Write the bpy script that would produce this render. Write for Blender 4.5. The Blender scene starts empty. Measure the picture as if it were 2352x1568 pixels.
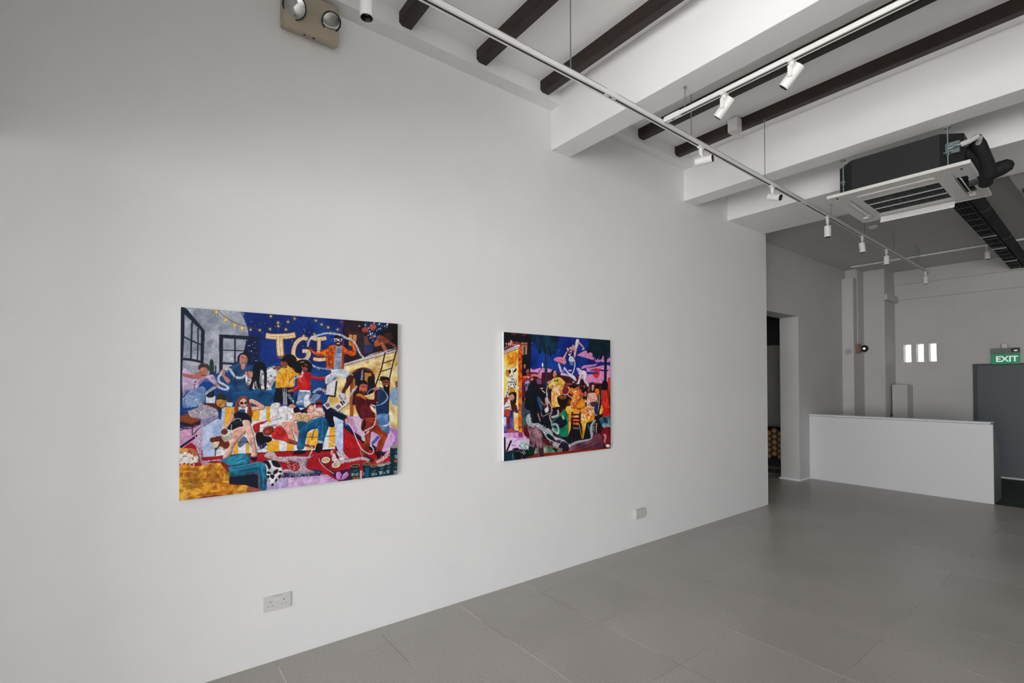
import bpy, bmesh, math, random
import numpy as np
from mathutils import Vector, Matrix
random.seed(7)
S = bpy.context.scene
COL = S.collection

# ---------------------------------------------------------------- camera
cd = bpy.data.cameras.new('camera'); cam = bpy.data.objects.new('camera', cd); COL.objects.link(cam)
YAW, PITCH, ROLL = 0.917112, 0.0151884, -0.0012115
F = Vector((-math.sin(YAW)*math.cos(PITCH), math.cos(YAW)*math.cos(PITCH), math.sin(PITCH)))
R0 = Vector((math.cos(YAW), math.sin(YAW), 0)); U0 = R0.cross(F)
RR = R0*math.cos(ROLL)+U0*math.sin(ROLL); UU = RR.cross(F)
M = Matrix((RR, UU, -F)).transposed().to_4x4(); M.translation = (3.08, 0, 1.585)
cam.matrix_world = M
cd.sensor_width = 36; cd.lens = 36*1130.76/2352; cd.shift_y = (862.15-784)/2352; cd.clip_start = .02
S.camera = cam
# ---------------------------------------------------------------- daylight and exposure
w = bpy.data.worlds.new('sky'); S.world = w; w.use_nodes = True
nt = w.node_tree; nt.nodes.clear()
tc = nt.nodes.new('ShaderNodeTexCoord'); sx = nt.nodes.new('ShaderNodeSeparateXYZ'); cr = nt.nodes.new('ShaderNodeValToRGB')
bg = nt.nodes.new('ShaderNodeBackground'); ow = nt.nodes.new('ShaderNodeOutputWorld')
nt.links.new(tc.outputs['Generated'], sx.inputs[0]); nt.links.new(sx.outputs['Z'], cr.inputs[0])
cr.color_ramp.elements[0].position = .0; cr.color_ramp.elements[0].color = (1.0,.995,.985,1)   # sunlit pavement and pale houses opposite
cr.color_ramp.elements[1].position = .25; cr.color_ramp.elements[1].color = (.76,.82,.92,1)     # hazy sky
nt.links.new(cr.outputs[0], bg.inputs[0]); bg.inputs[1].default_value = 30.0
nt.links.new(bg.outputs[0], ow.inputs[0])
WX0, WX1, WZ0, WZ1, WY = 2.9, 7.2, .05, 2.70, -6.2
ld = bpy.data.lights.new('window_portal', 'AREA'); ld.shape = 'RECTANGLE'; ld.size = WX1-WX0; ld.size_y = 3.85-WZ0
ld.cycles.is_portal = True
lo = bpy.data.objects.new('window_portal', ld); COL.objects.link(lo)
lo.location = ((WX0+WX1)/2, WY-.25, (WZ0+3.85)/2); lo.rotation_euler = (math.radians(90), 0, 0)
S.view_settings.view_transform = 'Standard'; S.view_settings.look = 'None'
S.view_settings.gamma = 1; S.view_settings.use_curve_mapping = False
S.view_settings.exposure = -0.82
S.cycles.max_bounces = 9; S.cycles.diffuse_bounces = 6

# ---------------------------------------------------------------- materials
MATS = {}
def lin(h):
    v = [int(h[i:i+2], 16)/255 for i in (0, 2, 4)]
    return [c/12.92 if c <= .04045 else ((c+.055)/1.055)**2.4 for c in v]
def mat(name, rgb, rough=.6, metal=0., var=.04, scale=30., bump=0., bscale=200., spec=.5, emit=None, estr=0.):
    if name in MATS: return MATS[name]
    m = bpy.data.materials.new(name); m.use_nodes = True; n = m.node_tree.nodes; l = m.node_tree.links
    b = n['Principled BSDF']; c = lin(rgb) if isinstance(rgb, str) else rgb
    t = n.new('ShaderNodeTexCoord'); no = n.new('ShaderNodeTexNoise'); no.inputs['Scale'].default_value = scale; no.inputs['Detail'].default_value = 4
    l.new(t.outputs['Object'], no.inputs['Vector'])
    r = n.new('ShaderNodeValToRGB'); r.color_ramp.elements[0].position = .3; r.color_ramp.elements[1].position = .7
    r.color_ramp.elements[0].color = [x*(1-var) for x in c]+[1]; r.color_ramp.elements[1].color = [min(1, x*(1+var)) for x in c]+[1]
    l.new(no.outputs['Fac'], r.inputs[0]); l.new(r.outputs[0], b.inputs['Base Color'])
    b.inputs['Roughness'].default_value = rough; b.inputs['Metallic'].default_value = metal; b.inputs['Specular IOR Level'].default_value = spec
    if bump:
        n2 = n.new('ShaderNodeTexNoise'); n2.inputs['Scale'].default_value = bscale; n2.inputs['Detail'].default_value = 5; l.new(t.outputs['Object'], n2.inputs['Vector'])
        bp = n.new('ShaderNodeBump'); bp.inputs['Strength'].default_value = bump; bp.inputs['Distance'].default_value = .004
        l.new(n2.outputs['Fac'], bp.inputs['Height']); l.new(bp.outputs[0], b.inputs['Normal'])
    if emit:
        b.inputs['Emission Color'].default_value = lin(emit)+[1]; b.inputs['Emission Strength'].default_value = estr
    MATS[name] = m; return m
WALL = mat('white_wall_paint', (.84,.84,.835), .55, var=.01, scale=3, bump=.12, bscale=60)
CEIL = mat('white_ceiling_paint', (.90,.895,.885), .7, var=.015, scale=2, bump=.1, bscale=80)
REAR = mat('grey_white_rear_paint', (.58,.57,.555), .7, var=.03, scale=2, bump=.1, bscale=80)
WOOD = mat('dark_joist_wood', (.020,.010,.007), .55, var=.35, scale=6, bump=.2, bscale=40)
WHITE = mat('white_powder_coat', (.78,.78,.76), .4, var=.01)
PLAST = mat('white_plastic', (.66,.655,.63), .35, var=.01)
PANEL = mat('white_laminate', (.74,.74,.75), .3, var=.01)
BLACK = mat('black_recess', (.006,.007,.007), .5, var=.1)
FOAM = mat('black_insulation', (.004,.005,.005), .8, var=.3, bump=.2)
BODY = mat('dark_metal_casing', (.006,.008,.0078), .6, var=.1)
GALV = mat('galvanised_steel', (.30,.36,.36), .35, metal=.8, var=.15)
BEIGE = mat('aged_beige_plastic', (.46,.40,.30), .5, var=.05)
CHROME = mat('lamp_reflector_chrome', (.55,.55,.55), .12, metal=1., var=.15, scale=25)
RUBBER = mat('black_rim', (.02,.02,.02), .5)
CONDUIT = mat('grey_conduit', (.50,.49,.47), .5)
GREYD = mat('blue_grey_door_paint', (.088,.104,.112), .45, var=.05, bump=.05)
FRAMED = mat('dark_door_frame', (.045,.055,.055), .5)
RACK = mat('dark_tray_metal', (.035,.045,.045), .5, metal=.3, var=.3)
RED = mat('dull_red_plastic', (.28,.14,.10), .5)

def tile_material():
    m = bpy.data.materials.new('grey_homogeneous_tile'); m.use_nodes = True; n = m.node_tree.nodes; l = m.node_tree.links; b = n['Principled BSDF']
    t = n.new('ShaderNodeNewGeometry'); oi = n.new('ShaderNodeObjectInfo')
    n1 = n.new('ShaderNodeTexNoise'); n1.inputs['Scale'].default_value = 90; n1.inputs['Detail'].default_value = 6; n1.inputs['Roughness'].default_value = .7
    n2 = n.new('ShaderNodeTexNoise'); n2.inputs['Scale'].default_value = 1.3; n2.inputs['Detail'].default_value = 3
    n3 = n.new('ShaderNodeTexVoronoi'); n3.inputs['Scale'].default_value = 70
    for q in (n1, n2, n3): l.new(t.outputs['Position'], q.inputs['Vector'])
    r = n.new('ShaderNodeValToRGB'); e = r.color_ramp.elements
    e[0].position = .32; e[0].color = (.31,.292,.270,1); e[1].position = .68; e[1].color = (.455,.43,.40,1)
    l.new(n1.outputs['Fac'], r.inputs[0])
    mx = n.new('ShaderNodeMix'); mx.data_type = 'RGBA'; mx.blend_type = 'MULTIPLY'; mx.inputs['Factor'].default_value = 1
    r2 = n.new('ShaderNodeValToRGB'); r2.color_ramp.elements[0].position = .35; r2.color_ramp.elements[0].color = (.93,.92,.90,1); r2.color_ramp.elements[1].position = .65; r2.color_ramp.elements[1].color = (1.05,1.04,1.05,1)
    l.new(n2.outputs['Fac'], r2.inputs[0]); l.new(r.outputs[0], mx.inputs[6]); l.new(r2.outputs[0], mx.inputs[7])
    mp = n.new('ShaderNodeMapRange'); mp.inputs[3].default_value = .965; mp.inputs[4].default_value = 1.035; l.new(oi.outputs['Random'], mp.inputs[0])
    m2 = n.new('ShaderNodeVectorMath'); m2.operation = 'SCALE'; l.new(mx.outputs[2], m2.inputs[0]); l.new(mp.outputs[0], m2.inputs['Scale'])
    fl = n.new('ShaderNodeMath'); fl.operation = 'LESS_THAN'; fl.inputs[1].default_value = .07; l.new(n3.outputs['Distance'], fl.inputs[0])
    m3 = n.new('ShaderNodeMix'); m3.data_type = 'RGBA'; l.new(fl.outputs[0], m3.inputs['Factor']); l.new(m2.outputs[0], m3.inputs[6]); m3.inputs[7].default_value = (.36,.35,.33,1)
    l.new(m3.outputs[2], b.inputs['Base Color'])
    rg = n.new('ShaderNodeMapRange'); rg.inputs[3].default_value = .26; rg.inputs[4].default_value = .42; l.new(n2.outputs['Fac'], rg.inputs[0]); l.new(rg.outputs[0], b.inputs['Roughness'])
    bp = n.new('ShaderNodeBump'); bp.inputs['Strength'].default_value = .08; bp.inputs['Distance'].default_value = .002; l.new(n1.outputs['Fac'], bp.inputs['Height']); l.new(bp.outputs[0], b.inputs['Normal'])
    return m
TILE = tile_material()
def grout_material():
    m = bpy.data.materials.new('worn_grout'); m.use_nodes = True; n = m.node_tree.nodes; l = m.node_tree.links; b = n['Principled BSDF']
    t = n.new('ShaderNodeNewGeometry'); q = n.new('ShaderNodeTexNoise'); q.inputs['Scale'].default_value = 1.6; l.new(t.outputs['Position'], q.inputs['Vector'])
    r = n.new('ShaderNodeValToRGB'); e = r.color_ramp.elements; e[0].position = .47; e[0].color = (.22,.205,.19,1); e[1].position = .53; e[1].color = (.78,.74,.68,1)
    l.new(q.outputs['Fac'], r.inputs[0]); l.new(r.outputs[0], b.inputs['Base Color']); b.inputs['Roughness'].default_value = .6
    return m
GROUT = grout_material()
GROUTD = mat('dark_grout', (.16,.15,.14), .8)

# ---------------------------------------------------------------- mesh helpers
def tag(o, label=None, cat=None, group=None, kind=None):
    if label: o['label'] = label
    if cat: o['category'] = cat
    if group: o['group'] = group
    if kind: o['kind'] = kind
    return o
def link(name, me, m, parent=None, smooth=False):
    o = bpy.data.objects.new(name, me); COL.objects.link(o)
    if m: me.materials.append(m)
    if parent: o.parent = parent
    if smooth:
        me.polygons.foreach_set('use_smooth', [True]*len(me.polygons))
    return o
class B:
    def __init__(s): s.bm = bmesh.new()
    def box(s, x0, x1, y0, y1, z0, z1, bev=0., seg=1, mtx=None):
        r = bmesh.ops.create_cube(s.bm, size=1)['verts']
        mx = Matrix.Translation(((x0+x1)/2, (y0+y1)/2, (z0+z1)/2)) @ Matrix.Diagonal((abs(x1-x0), abs(y1-y0), abs(z1-z0), 1))
        bmesh.ops.transform(s.bm, matrix=mx, verts=r)
        if bev:
            ed = list({e for v in r for e in v.link_edges})
            g = bmesh.ops.bevel(s.bm, geom=ed, offset=bev, segments=seg, affect='EDGES', profile=.5)
            r = list({v for f in g['faces'] for v in f.verts}|{v for v in r if v.is_valid})
        if mtx: bmesh.ops.transform(s.bm, matrix=mtx, verts=[v for v in r if v.is_valid])
        return s
    def cyl(s, p, q, r, r2=None, seg=16, cap=True):
        p, q = Vector(p), Vector(q); d = q-p
        k = bmesh.ops.create_cone(s.bm, cap_ends=cap, segments=seg, radius1=r, radius2=r if r2 is None else r2, depth=d.length)['verts']
        mx = Matrix.Translation((p+q)/2) @ d.to_track_quat('Z', 'Y').to_matrix().to_4x4()
        bmesh.ops.transform(s.bm, matrix=mx, verts=k); return s
    def tube(s, pts, r, seg=8, closed=False):
        pts = [Vector(p) for p in pts]; rings = []
        up = Vector((0, 0, 1)); 
        for i, p in enumerate(pts):
            d = (pts[min(i+1, len(pts)-1)]-pts[max(i-1, 0)]).normalized()
            a = d.cross(up) if abs(d.z) < .95 else d.cross(Vector((1, 0, 0))); a.normalize(); b = d.cross(a)
            rr = r[i] if isinstance(r, (list, tuple)) else r
            rings.append([s.bm.verts.new(p+(a*math.cos(t)+b*math.sin(t))*rr) for t in [2*math.pi*k/seg for k in range(seg)]])
        for u, v in zip(rings, rings[1:]):
            for k in range(seg): s.bm.faces.new((u[k], u[(k+1) % seg], v[(k+1) % seg], v[k]))
        s.bm.faces.new(rings[0][::-1]); s.bm.faces.new(rings[-1]); return s
    def prism(s, poly, a, b, ax='x'):
        def P(u, v, t): return {'x': (t, u, v), 'y': (u, t, v), 'z': (u, v, t)}[ax]
        va = [s.bm.verts.new(P(u, v, a)) for u, v in poly]; vb = [s.bm.verts.new(P(u, v, b)) for u, v in poly]
        n = len(poly); s.bm.faces.new(va[::-1]); s.bm.faces.new(vb)
        for i in range(n): s.bm.faces.new((va[i], va[(i+1) % n], vb[(i+1) % n], vb[i]))
        return s
    def lathe(s, prof, mtx, seg=24):
        rings = []
        for r, z in prof: rings.append([s.bm.verts.new(mtx @ Vector((r*math.cos(2*math.pi*k/seg), r*math.sin(2*math.pi*k/seg), z))) for k in range(seg)] if r > 1e-6 else [s.bm.verts.new(mtx @ Vector((0, 0, z)))])
        for u, v in zip(rings, rings[1:]):
            for k in range(seg):
                a, b_ = u[k % len(u)], u[(k+1) % len(u)]; c, d = v[(k+1) % len(v)], v[k % len(v)]
                f = [a]; [f.append(x) for x in (b_, c, d) if x not in f]
                if len(f) > 2: s.bm.faces.new(f)
        return s
    def out(s, name, m, parent=None, smooth=False):
        bmesh.ops.recalc_face_normals(s.bm, faces=s.bm.faces[:])
        me = bpy.data.meshes.new(name); s.bm.to_mesh(me); s.bm.free()
        o = link(name, me, m, parent)
        if smooth:
            try: me.shade_smooth_by_angle = None
            except Exception: pass
            for p in me.polygons: p.use_smooth = True
            me.set_sharp_from_angle(angle=math.radians(40))
        return o
def empty(name, loc=(0, 0, 0), rz=0):
    o = bpy.data.objects.new(name, None); COL.objects.link(o); o.location = loc; o.rotation_euler = (0, 0, rz); o.empty_display_size = .1; return o
def tree(o):
    c = o.copy(); COL.objects.link(c)
    for ch in list(o.children):
        d = tree(ch); d.parent = c
    return c
def st(o): return tag(o, kind='structure')

# ---------------------------------------------------------------- room shell
XR, YB, ZC, ZR = 7.4, 11.448, 4.0, 3.67      # right wall, back wall, front ceiling, rear ceiling
wl = st(B().box(-.41, 0, WY, 6.56, 0, 3.885).out('wall_left', WALL))
st(B().box(-.41, .12, WY, 6.56, 3.885, 4.05).out('trim_5', WALL))   # thicker plaster band along the top of the left wall
b = B()
b.box(-.70, -.41, 6.56, 6.82, 0, ZR); b.box(-.70, -.41, 6.82, 8.50, 2.655, ZR); b.box(-.70, -.41, 8.50, YB, 0, ZR)
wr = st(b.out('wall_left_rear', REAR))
st(B().box(-.412, -.405, 8.50, 8.86, 0, .03).box(-.72, -.405, 8.485, 8.50, 0, .03).out('baseboard_left_rear', WALL))
# back wall with three slot windows, thicker band above
b = B(); slots = [(.220, .334), (.408, .518), (.590, .697)]; z0, z1 = 1.962, 2.297
b.box(-.70, XR, YB, YB+.22, 0, z0); b.box(-.70, XR, YB, YB+.22, z1, 3.42)
xs = [-.70]+[v for p in slots for v in p]+[XR]
for i in range(0, len(xs), 2): b.box(xs[i], xs[i+1], YB, YB+.22, z0, z1)
b.box(-.70, XR, YB-.04, YB+.22, 3.42, ZR)
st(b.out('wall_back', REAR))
GLASS = bpy.data.materials.new('frosted_slot_glass'); GLASS.use_nodes = True
g = GLASS.node_tree.nodes['Principled BSDF']; g.inputs['Transmission Weight'].default_value = 1; g.inputs['Roughness'].default_value = .25; g.inputs['Base Color'].default_value = (.95, .93, .90, 1)
gn = GLASS.node_tree.nodes.new('ShaderNodeTexNoise'); gn.inputs['Scale'].default_value = 4
gr = GLASS.node_tree.nodes.new('ShaderNodeValToRGB'); gr.color_ramp.elements[0].color = (.80, .70, .66, 1); gr.color_ramp.elements[1].color = (1, .99, .97, 1); gr.color_ramp.elements[0].position = .4; gr.color_ramp.elements[1].position = .55
GLASS.node_tree.links.new(gn.outputs['Fac'], gr.inputs[0]); GLASS.node_tree.links.new(gr.outputs[0], g.inputs['Base Color'])
for i, (x0, x1) in enumerate(slots):
    e = st(empty('window_%d' % (i+1), ((x0+x1)/2, YB+.10, (z0+z1)/2)))
    hx, hz = (x1-x0)/2, (z1-z0)/2
    b = B(); t = .008
    for q in ((-hx, -hx+t, -hz, hz), (hx-t, hx, -hz, hz), (-hx, hx, -hz, -hz+t), (-hx, hx, hz-t, hz)): b.box(q[0], q[1], -.012, .012, q[2], q[3])
    b.out('frame', WHITE, e)
    B().box(-hx+t, hx-t, -.003, .003, -hz+t, .01*(i-1)).out('pane', GLASS, e); B().box(-hx+t, hx-t, .002, .008, .01*(i-1)+.006, hz-t).out('pane', GLASS, e)
    B().box(-hx+t, hx-t, -.008, .010, .01*(i-1), .01*(i-1)+.006).out('glazing_bar', WHITE, e)
st(B().box(XR, XR+.2, WY, YB+.2, 0, 4.05).out('wall_right', WALL))
# shopfront wall behind the photographer
b = B(); b.box(-.41, WX0, WY-.2, WY, 0, 4.05); b.box(WX1, XR+.2, WY-.2, WY, 0, 4.05); b.box(WX0, WX1, WY-.2, WY, WZ1, 3.42); b.box(WX0, WX1, WY-.2, WY, 3.80, 4.05); b.box(WX0, WX1, WY-.2, WY, -.1, WZ0)  # upper opening added to throw more daylight on ceiling and beams
st(b.out('wall_front', WALL))
st(B().box(.0, 2.2, WY, -.55, 2.65, ZC).out('wall_front_bulkhead', CEIL))
st(B().box(.0, 1.55, -1.62, -1.50, 0, 2.75).out('wall_front_light_blocker', WALL))  # unseen partition added to shade the near end of the left wall
# ceilings: one structure, with its beams and joists as parts
ce = st(empty('ceiling', (0, 0, ZC)))
B().box(-.41, XR+.2, WY-.2, 5.606, 0, .12).out('ceiling_slab', CEIL, ce)
B().box(-.41, XR+.2, 5.606, 6.48, -.48, .12).out('ceiling_soffit', CEIL, ce)
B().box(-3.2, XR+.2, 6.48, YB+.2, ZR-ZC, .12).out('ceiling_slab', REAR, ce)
B().box(2.25, XR, 6.48, YB-.04, ZR-ZC-.10, ZR-ZC, .0).out('ceiling_bulkhead', REAR, ce)
for y0, y1 in ((2.775, 2.994), (4.704, 4.928)):
    B().box(-.0, XR, y0, y1, -.449, 0, .004).out('concrete_beam', CEIL, ce)
for y in (.13, .735, 1.345, 1.947, 2.556, 3.783, 4.372):
    b = B(); b.prism([(y, .0), (y, -.066), (y+.022, -.084), (y+.085, -.084), (y+.088, -.08), (y+.088, .0)], .115, XR, 'x')
    b.out('timber_joist', WOOD, ce)
# piers in the rear corner
st(B().box(-.41, -.228, 10.334, 10.863, 0, 3.49, .003).box(-.41, -.23, 10.50, 10.863, 3.49, ZR).out('trim_1', REAR))
st(B().box(-.41, .096, 10.863, YB, 0, ZR, .003).out('trim_2', REAR))
st(B().box(.096, .155, 10.80, YB, 3.085, 3.195).box(.155, XR, YB-.05, YB, 3.135, 3.19).out('trim_3', REAR))   # boxed trunking round the pier and along the wall
st(B().box(.129, .355, 11.104, YB, 0, 1.547, .003).out('trim_4', REAR))
# side room behind the doorway
b = B(); b.box(-3.2, -3.0, 6.3, 11.6, 0, ZC); b.box(-3.0, -.70, 6.36, 6.56, 0, ZC); b.box(-3.0, -.70, 10.8, 11.0, 0, ZC)
st(b.out('wall_side_room', REAR))

# ---------------------------------------------------------------- floor
fl = st(empty('floor', (0, 0, 0)))
B().box(-3.2, XR+.2, WY-.2, YB+.2, -.12, -.0010).out('grout_bed', GROUT, fl)
P_ = .6; G_ = .0040
tm = B().box(-P_/2+.0008, P_/2-.0008, -P_/2+G_/2, P_/2-G_/2, -.012, 0, .0)
t0 = tm.out('tile', TILE, fl); first = True
nx0 = -2; 
for i in range(-1, 13):
    for j in range(-3, 15):
        cx, cy = .235+.6*i-.3, .65+.6*j-.3
        if cx+.3 > XR+.35 or cy+.3 < -1.75 or cy-.3 > 8.9 and i > 9: continue
        if cx < -.2 and cy < 6.2: continue
        if first: o = t0; first = False
        else: o = t0.copy(); COL.objects.link(o)
        o.location = (cx, cy, random.uniform(-.0002, .0002))
st(B().box(0, XR, WY, -1.15, -.01, 0).out('floor_front', TILE))
st(B().box(-.41, XR, 8.895, YB, 0, .004).out('floor_rear', mat('black_rear_floor_finish', (.006,.010,.009), .5, var=.3)))

# ---------------------------------------------------------------- doors
d = st(empty('door_1', (1.188, YB, 0)))
B().box(0, .046, -.05, 0, 0, 1.90).box(.046, 1.10, -.05, 0, 1.872, 1.90).box(1.10, 1.15, -.05, 0, 0, 1.90).out('door_frame', FRAMED, d)
B().box(.046, 1.10, -.03, 0, .03, 1.872).out('door_leaf', GREYD, d)
B().box(.30, 3.0, -.055, -.03, .004, .028).out('threshold', PANEL, d)
b = B().cyl((1.02, -.03, 1.0), (1.02, -.075, 1.0), .011).cyl((1.02, -.075, 1.0), (.91, -.075, 1.0), .009); b.out('handle', GALV, d)
# ---------------------------------------------------------------- canvas painter: brush shapes in canvas units (1200 x 1000)
# ---- canvas painter (shared with scene.py) ----
def spl(p,closed=True,k=5):
    p=np.array(p,float);n=len(p);out=[]
    rng=range(n) if closed else range(n-1)
    for i in rng:
        if closed: a,b,c,d=p[i-1],p[i],p[(i+1)%n],p[(i+2)%n]
        else: a,b,c,d=p[max(i-1,0)],p[i],p[i+1],p[min(i+2,n-1)]
        for j in range(k):
            t=j/k
            out.append(.5*((2*b)+(c-a)*t+(2*a-5*b+4*c-d)*t*t+(3*b-a-3*c+d)*t**3))
    if not closed: out.append(p[-1])
    return np.array(out)
class Canvas:
    def __init__(s,w,h,W=1200.,H=1000.,seed=1):
        s.w,s.h=w,h;s.kx=w/W;s.ky=h/H;s.im=np.zeros((h,w,3),np.float32);s.r=np.random.default_rng(seed)
    def box(s,x0,y0,x1,y1):
        x0=max(int(x0),0);y0=max(int(y0),0);x1=min(int(x1)+2,s.w);y1=min(int(y1)+2,s.h)
        return x0,y0,x1,y1
    def pmask(s,p):
        q=np.array(p,float)*[s.kx,s.ky]
        x0,y0,x1,y1=s.box(q[:,0].min(),q[:,1].min(),q[:,0].max(),q[:,1].max())
        if x1<=x0 or y1<=y0: return None
        Y=np.arange(y0,y1)+.5;X=np.arange(x0,x1)+.5
        m=np.zeros((len(Y),len(X)),bool)
        a=q;b=np.roll(q,-1,0)
        for (ax,ay),(bx,by) in zip(a,b):
            if ay==by: continue
            c=(Y>=min(ay,by))&(Y<max(ay,by))
            if not c.any(): continue
            xi=ax+(Y[c]-ay)*(bx-ax)/(by-ay)
            m[c]^=X[None,:]<xi[:,None]
        return x0,y0,m
    def put(s,x0,y0,m,c,al=1.):
        v=s.im[y0:y0+m.shape[0],x0:x0+m.shape[1]]
        v[m]=v[m]*(1-al)+np.array(c,np.float32)*al
    def poly(s,c,p,al=1.):
        r=s.pmask(p)
        if r: s.put(r[0],r[1],r[2],c,al)
    def ell(s,c,x,y,a,b,al=1.):
        t=np.linspace(0,6.2832,20,endpoint=False)
        s.poly(c,np.stack([x+a*np.cos(t),y+b*np.sin(t)],1),al)
    def line(s,c,p,w,al=1.,w2=None,sm=True):
        p=np.array(p,float)
        if sm and len(p)>2: p=spl(p,False,4)
        d=np.gradient(p,axis=0);l=np.hypot(d[:,0],d[:,1])+1e-6
        n=np.stack([-d[:,1],d[:,0]],1)/l[:,None]
        ww=np.linspace(w,w if w2 is None else w2,len(p))[:,None]/2
        for i in range(len(p)-1):
            s.poly(c,[p[i]+n[i]*ww[i],p[i+1]+n[i+1]*ww[i+1],p[i+1]-n[i+1]*ww[i+1],p[i]-n[i]*ww[i]],al)
    def blot(s,cs,p,n,r,al=.5):
        q=s.pmask(p)
        if not q: return
        x0,y0,m=q;h,w=m.shape
        for i in range(n):
            cx,cy=s.r.uniform(0,w),s.r.uniform(0,h);a=r*s.kx*s.r.uniform(.4,1.3);b=r*s.ky*s.r.uniform(.4,1.3);th=s.r.uniform(0,3)
            X0,Y0,X1,Y1=max(int(cx-2*a-2*b),0),max(int(cy-2*a-2*b),0),min(int(cx+2*a+2*b)+1,w),min(int(cy+2*a+2*b)+1,h)
            if X1<=X0 or Y1<=Y0: continue
            yy,xx=np.mgrid[Y0:Y1,X0:X1];dx,dy=xx-cx,yy-cy
            u=(dx*np.cos(th)+dy*np.sin(th))/a;v=(-dx*np.sin(th)+dy*np.cos(th))/b
            k=np.exp(-(u*u+v*v)*1.2)*m[Y0:Y1,X0:X1]*al
            c=np.array(cs[s.r.integers(len(cs))],np.float32)
            t=s.im[y0+Y0:y0+Y1,x0+X0:x0+X1];t+=(c-t)*k[...,None].astype(np.float32)
    def glit(s,cs,p,n,r=2.,al=.9):
        q=s.pmask(p)
        if not q: return
        x0,y0,m=q;ys,xs=np.nonzero(m)
        if not len(ys): return
        for i in range(n):
            k=s.r.integers(len(ys));c=cs[s.r.integers(len(cs))];rr=r*s.r.uniform(.5,1.3)
            s.ell(c,(x0+xs[k])/s.kx,(y0+ys[k])/s.ky,rr,rr,al)
    def model(s,c,q):                         # light from upper left, folds and a darker far edge
        r=s.pmask(q)
        if not r: return
        x0,y0,m=r;h,w=m.shape;A=m.sum()
        if A<500: return
        k=max(2,int(.09*A**.5));sh=np.zeros_like(m)
        if h<=k or w<=k: return
        c=np.array(c)
        sh[:-k,:-k]=m[k:,k:];e1=m&~sh                      # lower right rim
        v=s.im[y0:y0+h,x0:x0+w]
        v[e1]*=.74
        sh[:]=False;sh[k:,k:]=m[:-k,:-k];e2=m&~sh
        v[e2]=np.clip(v[e2]*1.10+.025,0,1)
        n=int(3+A**.5/16);dark=list(c*.55);mid=list(c*.78);hi=list(np.clip(c*1.18+.04,0,1))
        s.blot([dark,mid,hi],q,n,.20*A**.5/s.kx,.5)
    def draw(s,ops):
        H=lambda h:[int(h[i:i+2],16)/255. for i in (0,2,4)]
        for o in ops:
            k,c,p=o[0],o[1],o[2];a=o[3:]
            cs=[H(x) for x in c.split()]
            if k=='e': s.ell(cs[0],*p,*(a or (1.,)));continue
            p=np.array(p,float).reshape(-1,2)
            if k=='p': s.poly(cs[0],p,*(a or (1.,)))
            elif k=='s':
                q=spl(p); s.poly(cs[0],q,*(a or (1.,)))
                if not a: s.model(cs[0],q)
            elif k=='l': s.line(cs[0],p,*a)
            elif k=='b': s.blot(cs,spl(p) if len(p)>6 else p,*a)
            elif k=='g': s.glit(cs,spl(p) if len(p)>6 else p,*a)
            elif k=='d':                      # glittering ribbon: soft stroke with sparkles
                w=a[0];q=spl(p,False,4)
                s.line(cs[0],p,w,a[1] if len(a)>1 else .8)
                L=np.hypot(*np.diff(q,axis=0).T).sum()
                for i in range(int(L*w/(a[2] if len(a)>2 else 60.))):
                    t=s.r.uniform(0,len(q)-1);j=int(t);z=q[j]+(q[min(j+1,len(q)-1)]-q[j])*(t-j)+s.r.normal(0,w*.33,2)
                    rr=s.r.uniform(.8,2.6);s.ell(cs[1+s.r.integers(len(cs)-1)],z[0],z[1],rr,rr,.85)
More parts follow.
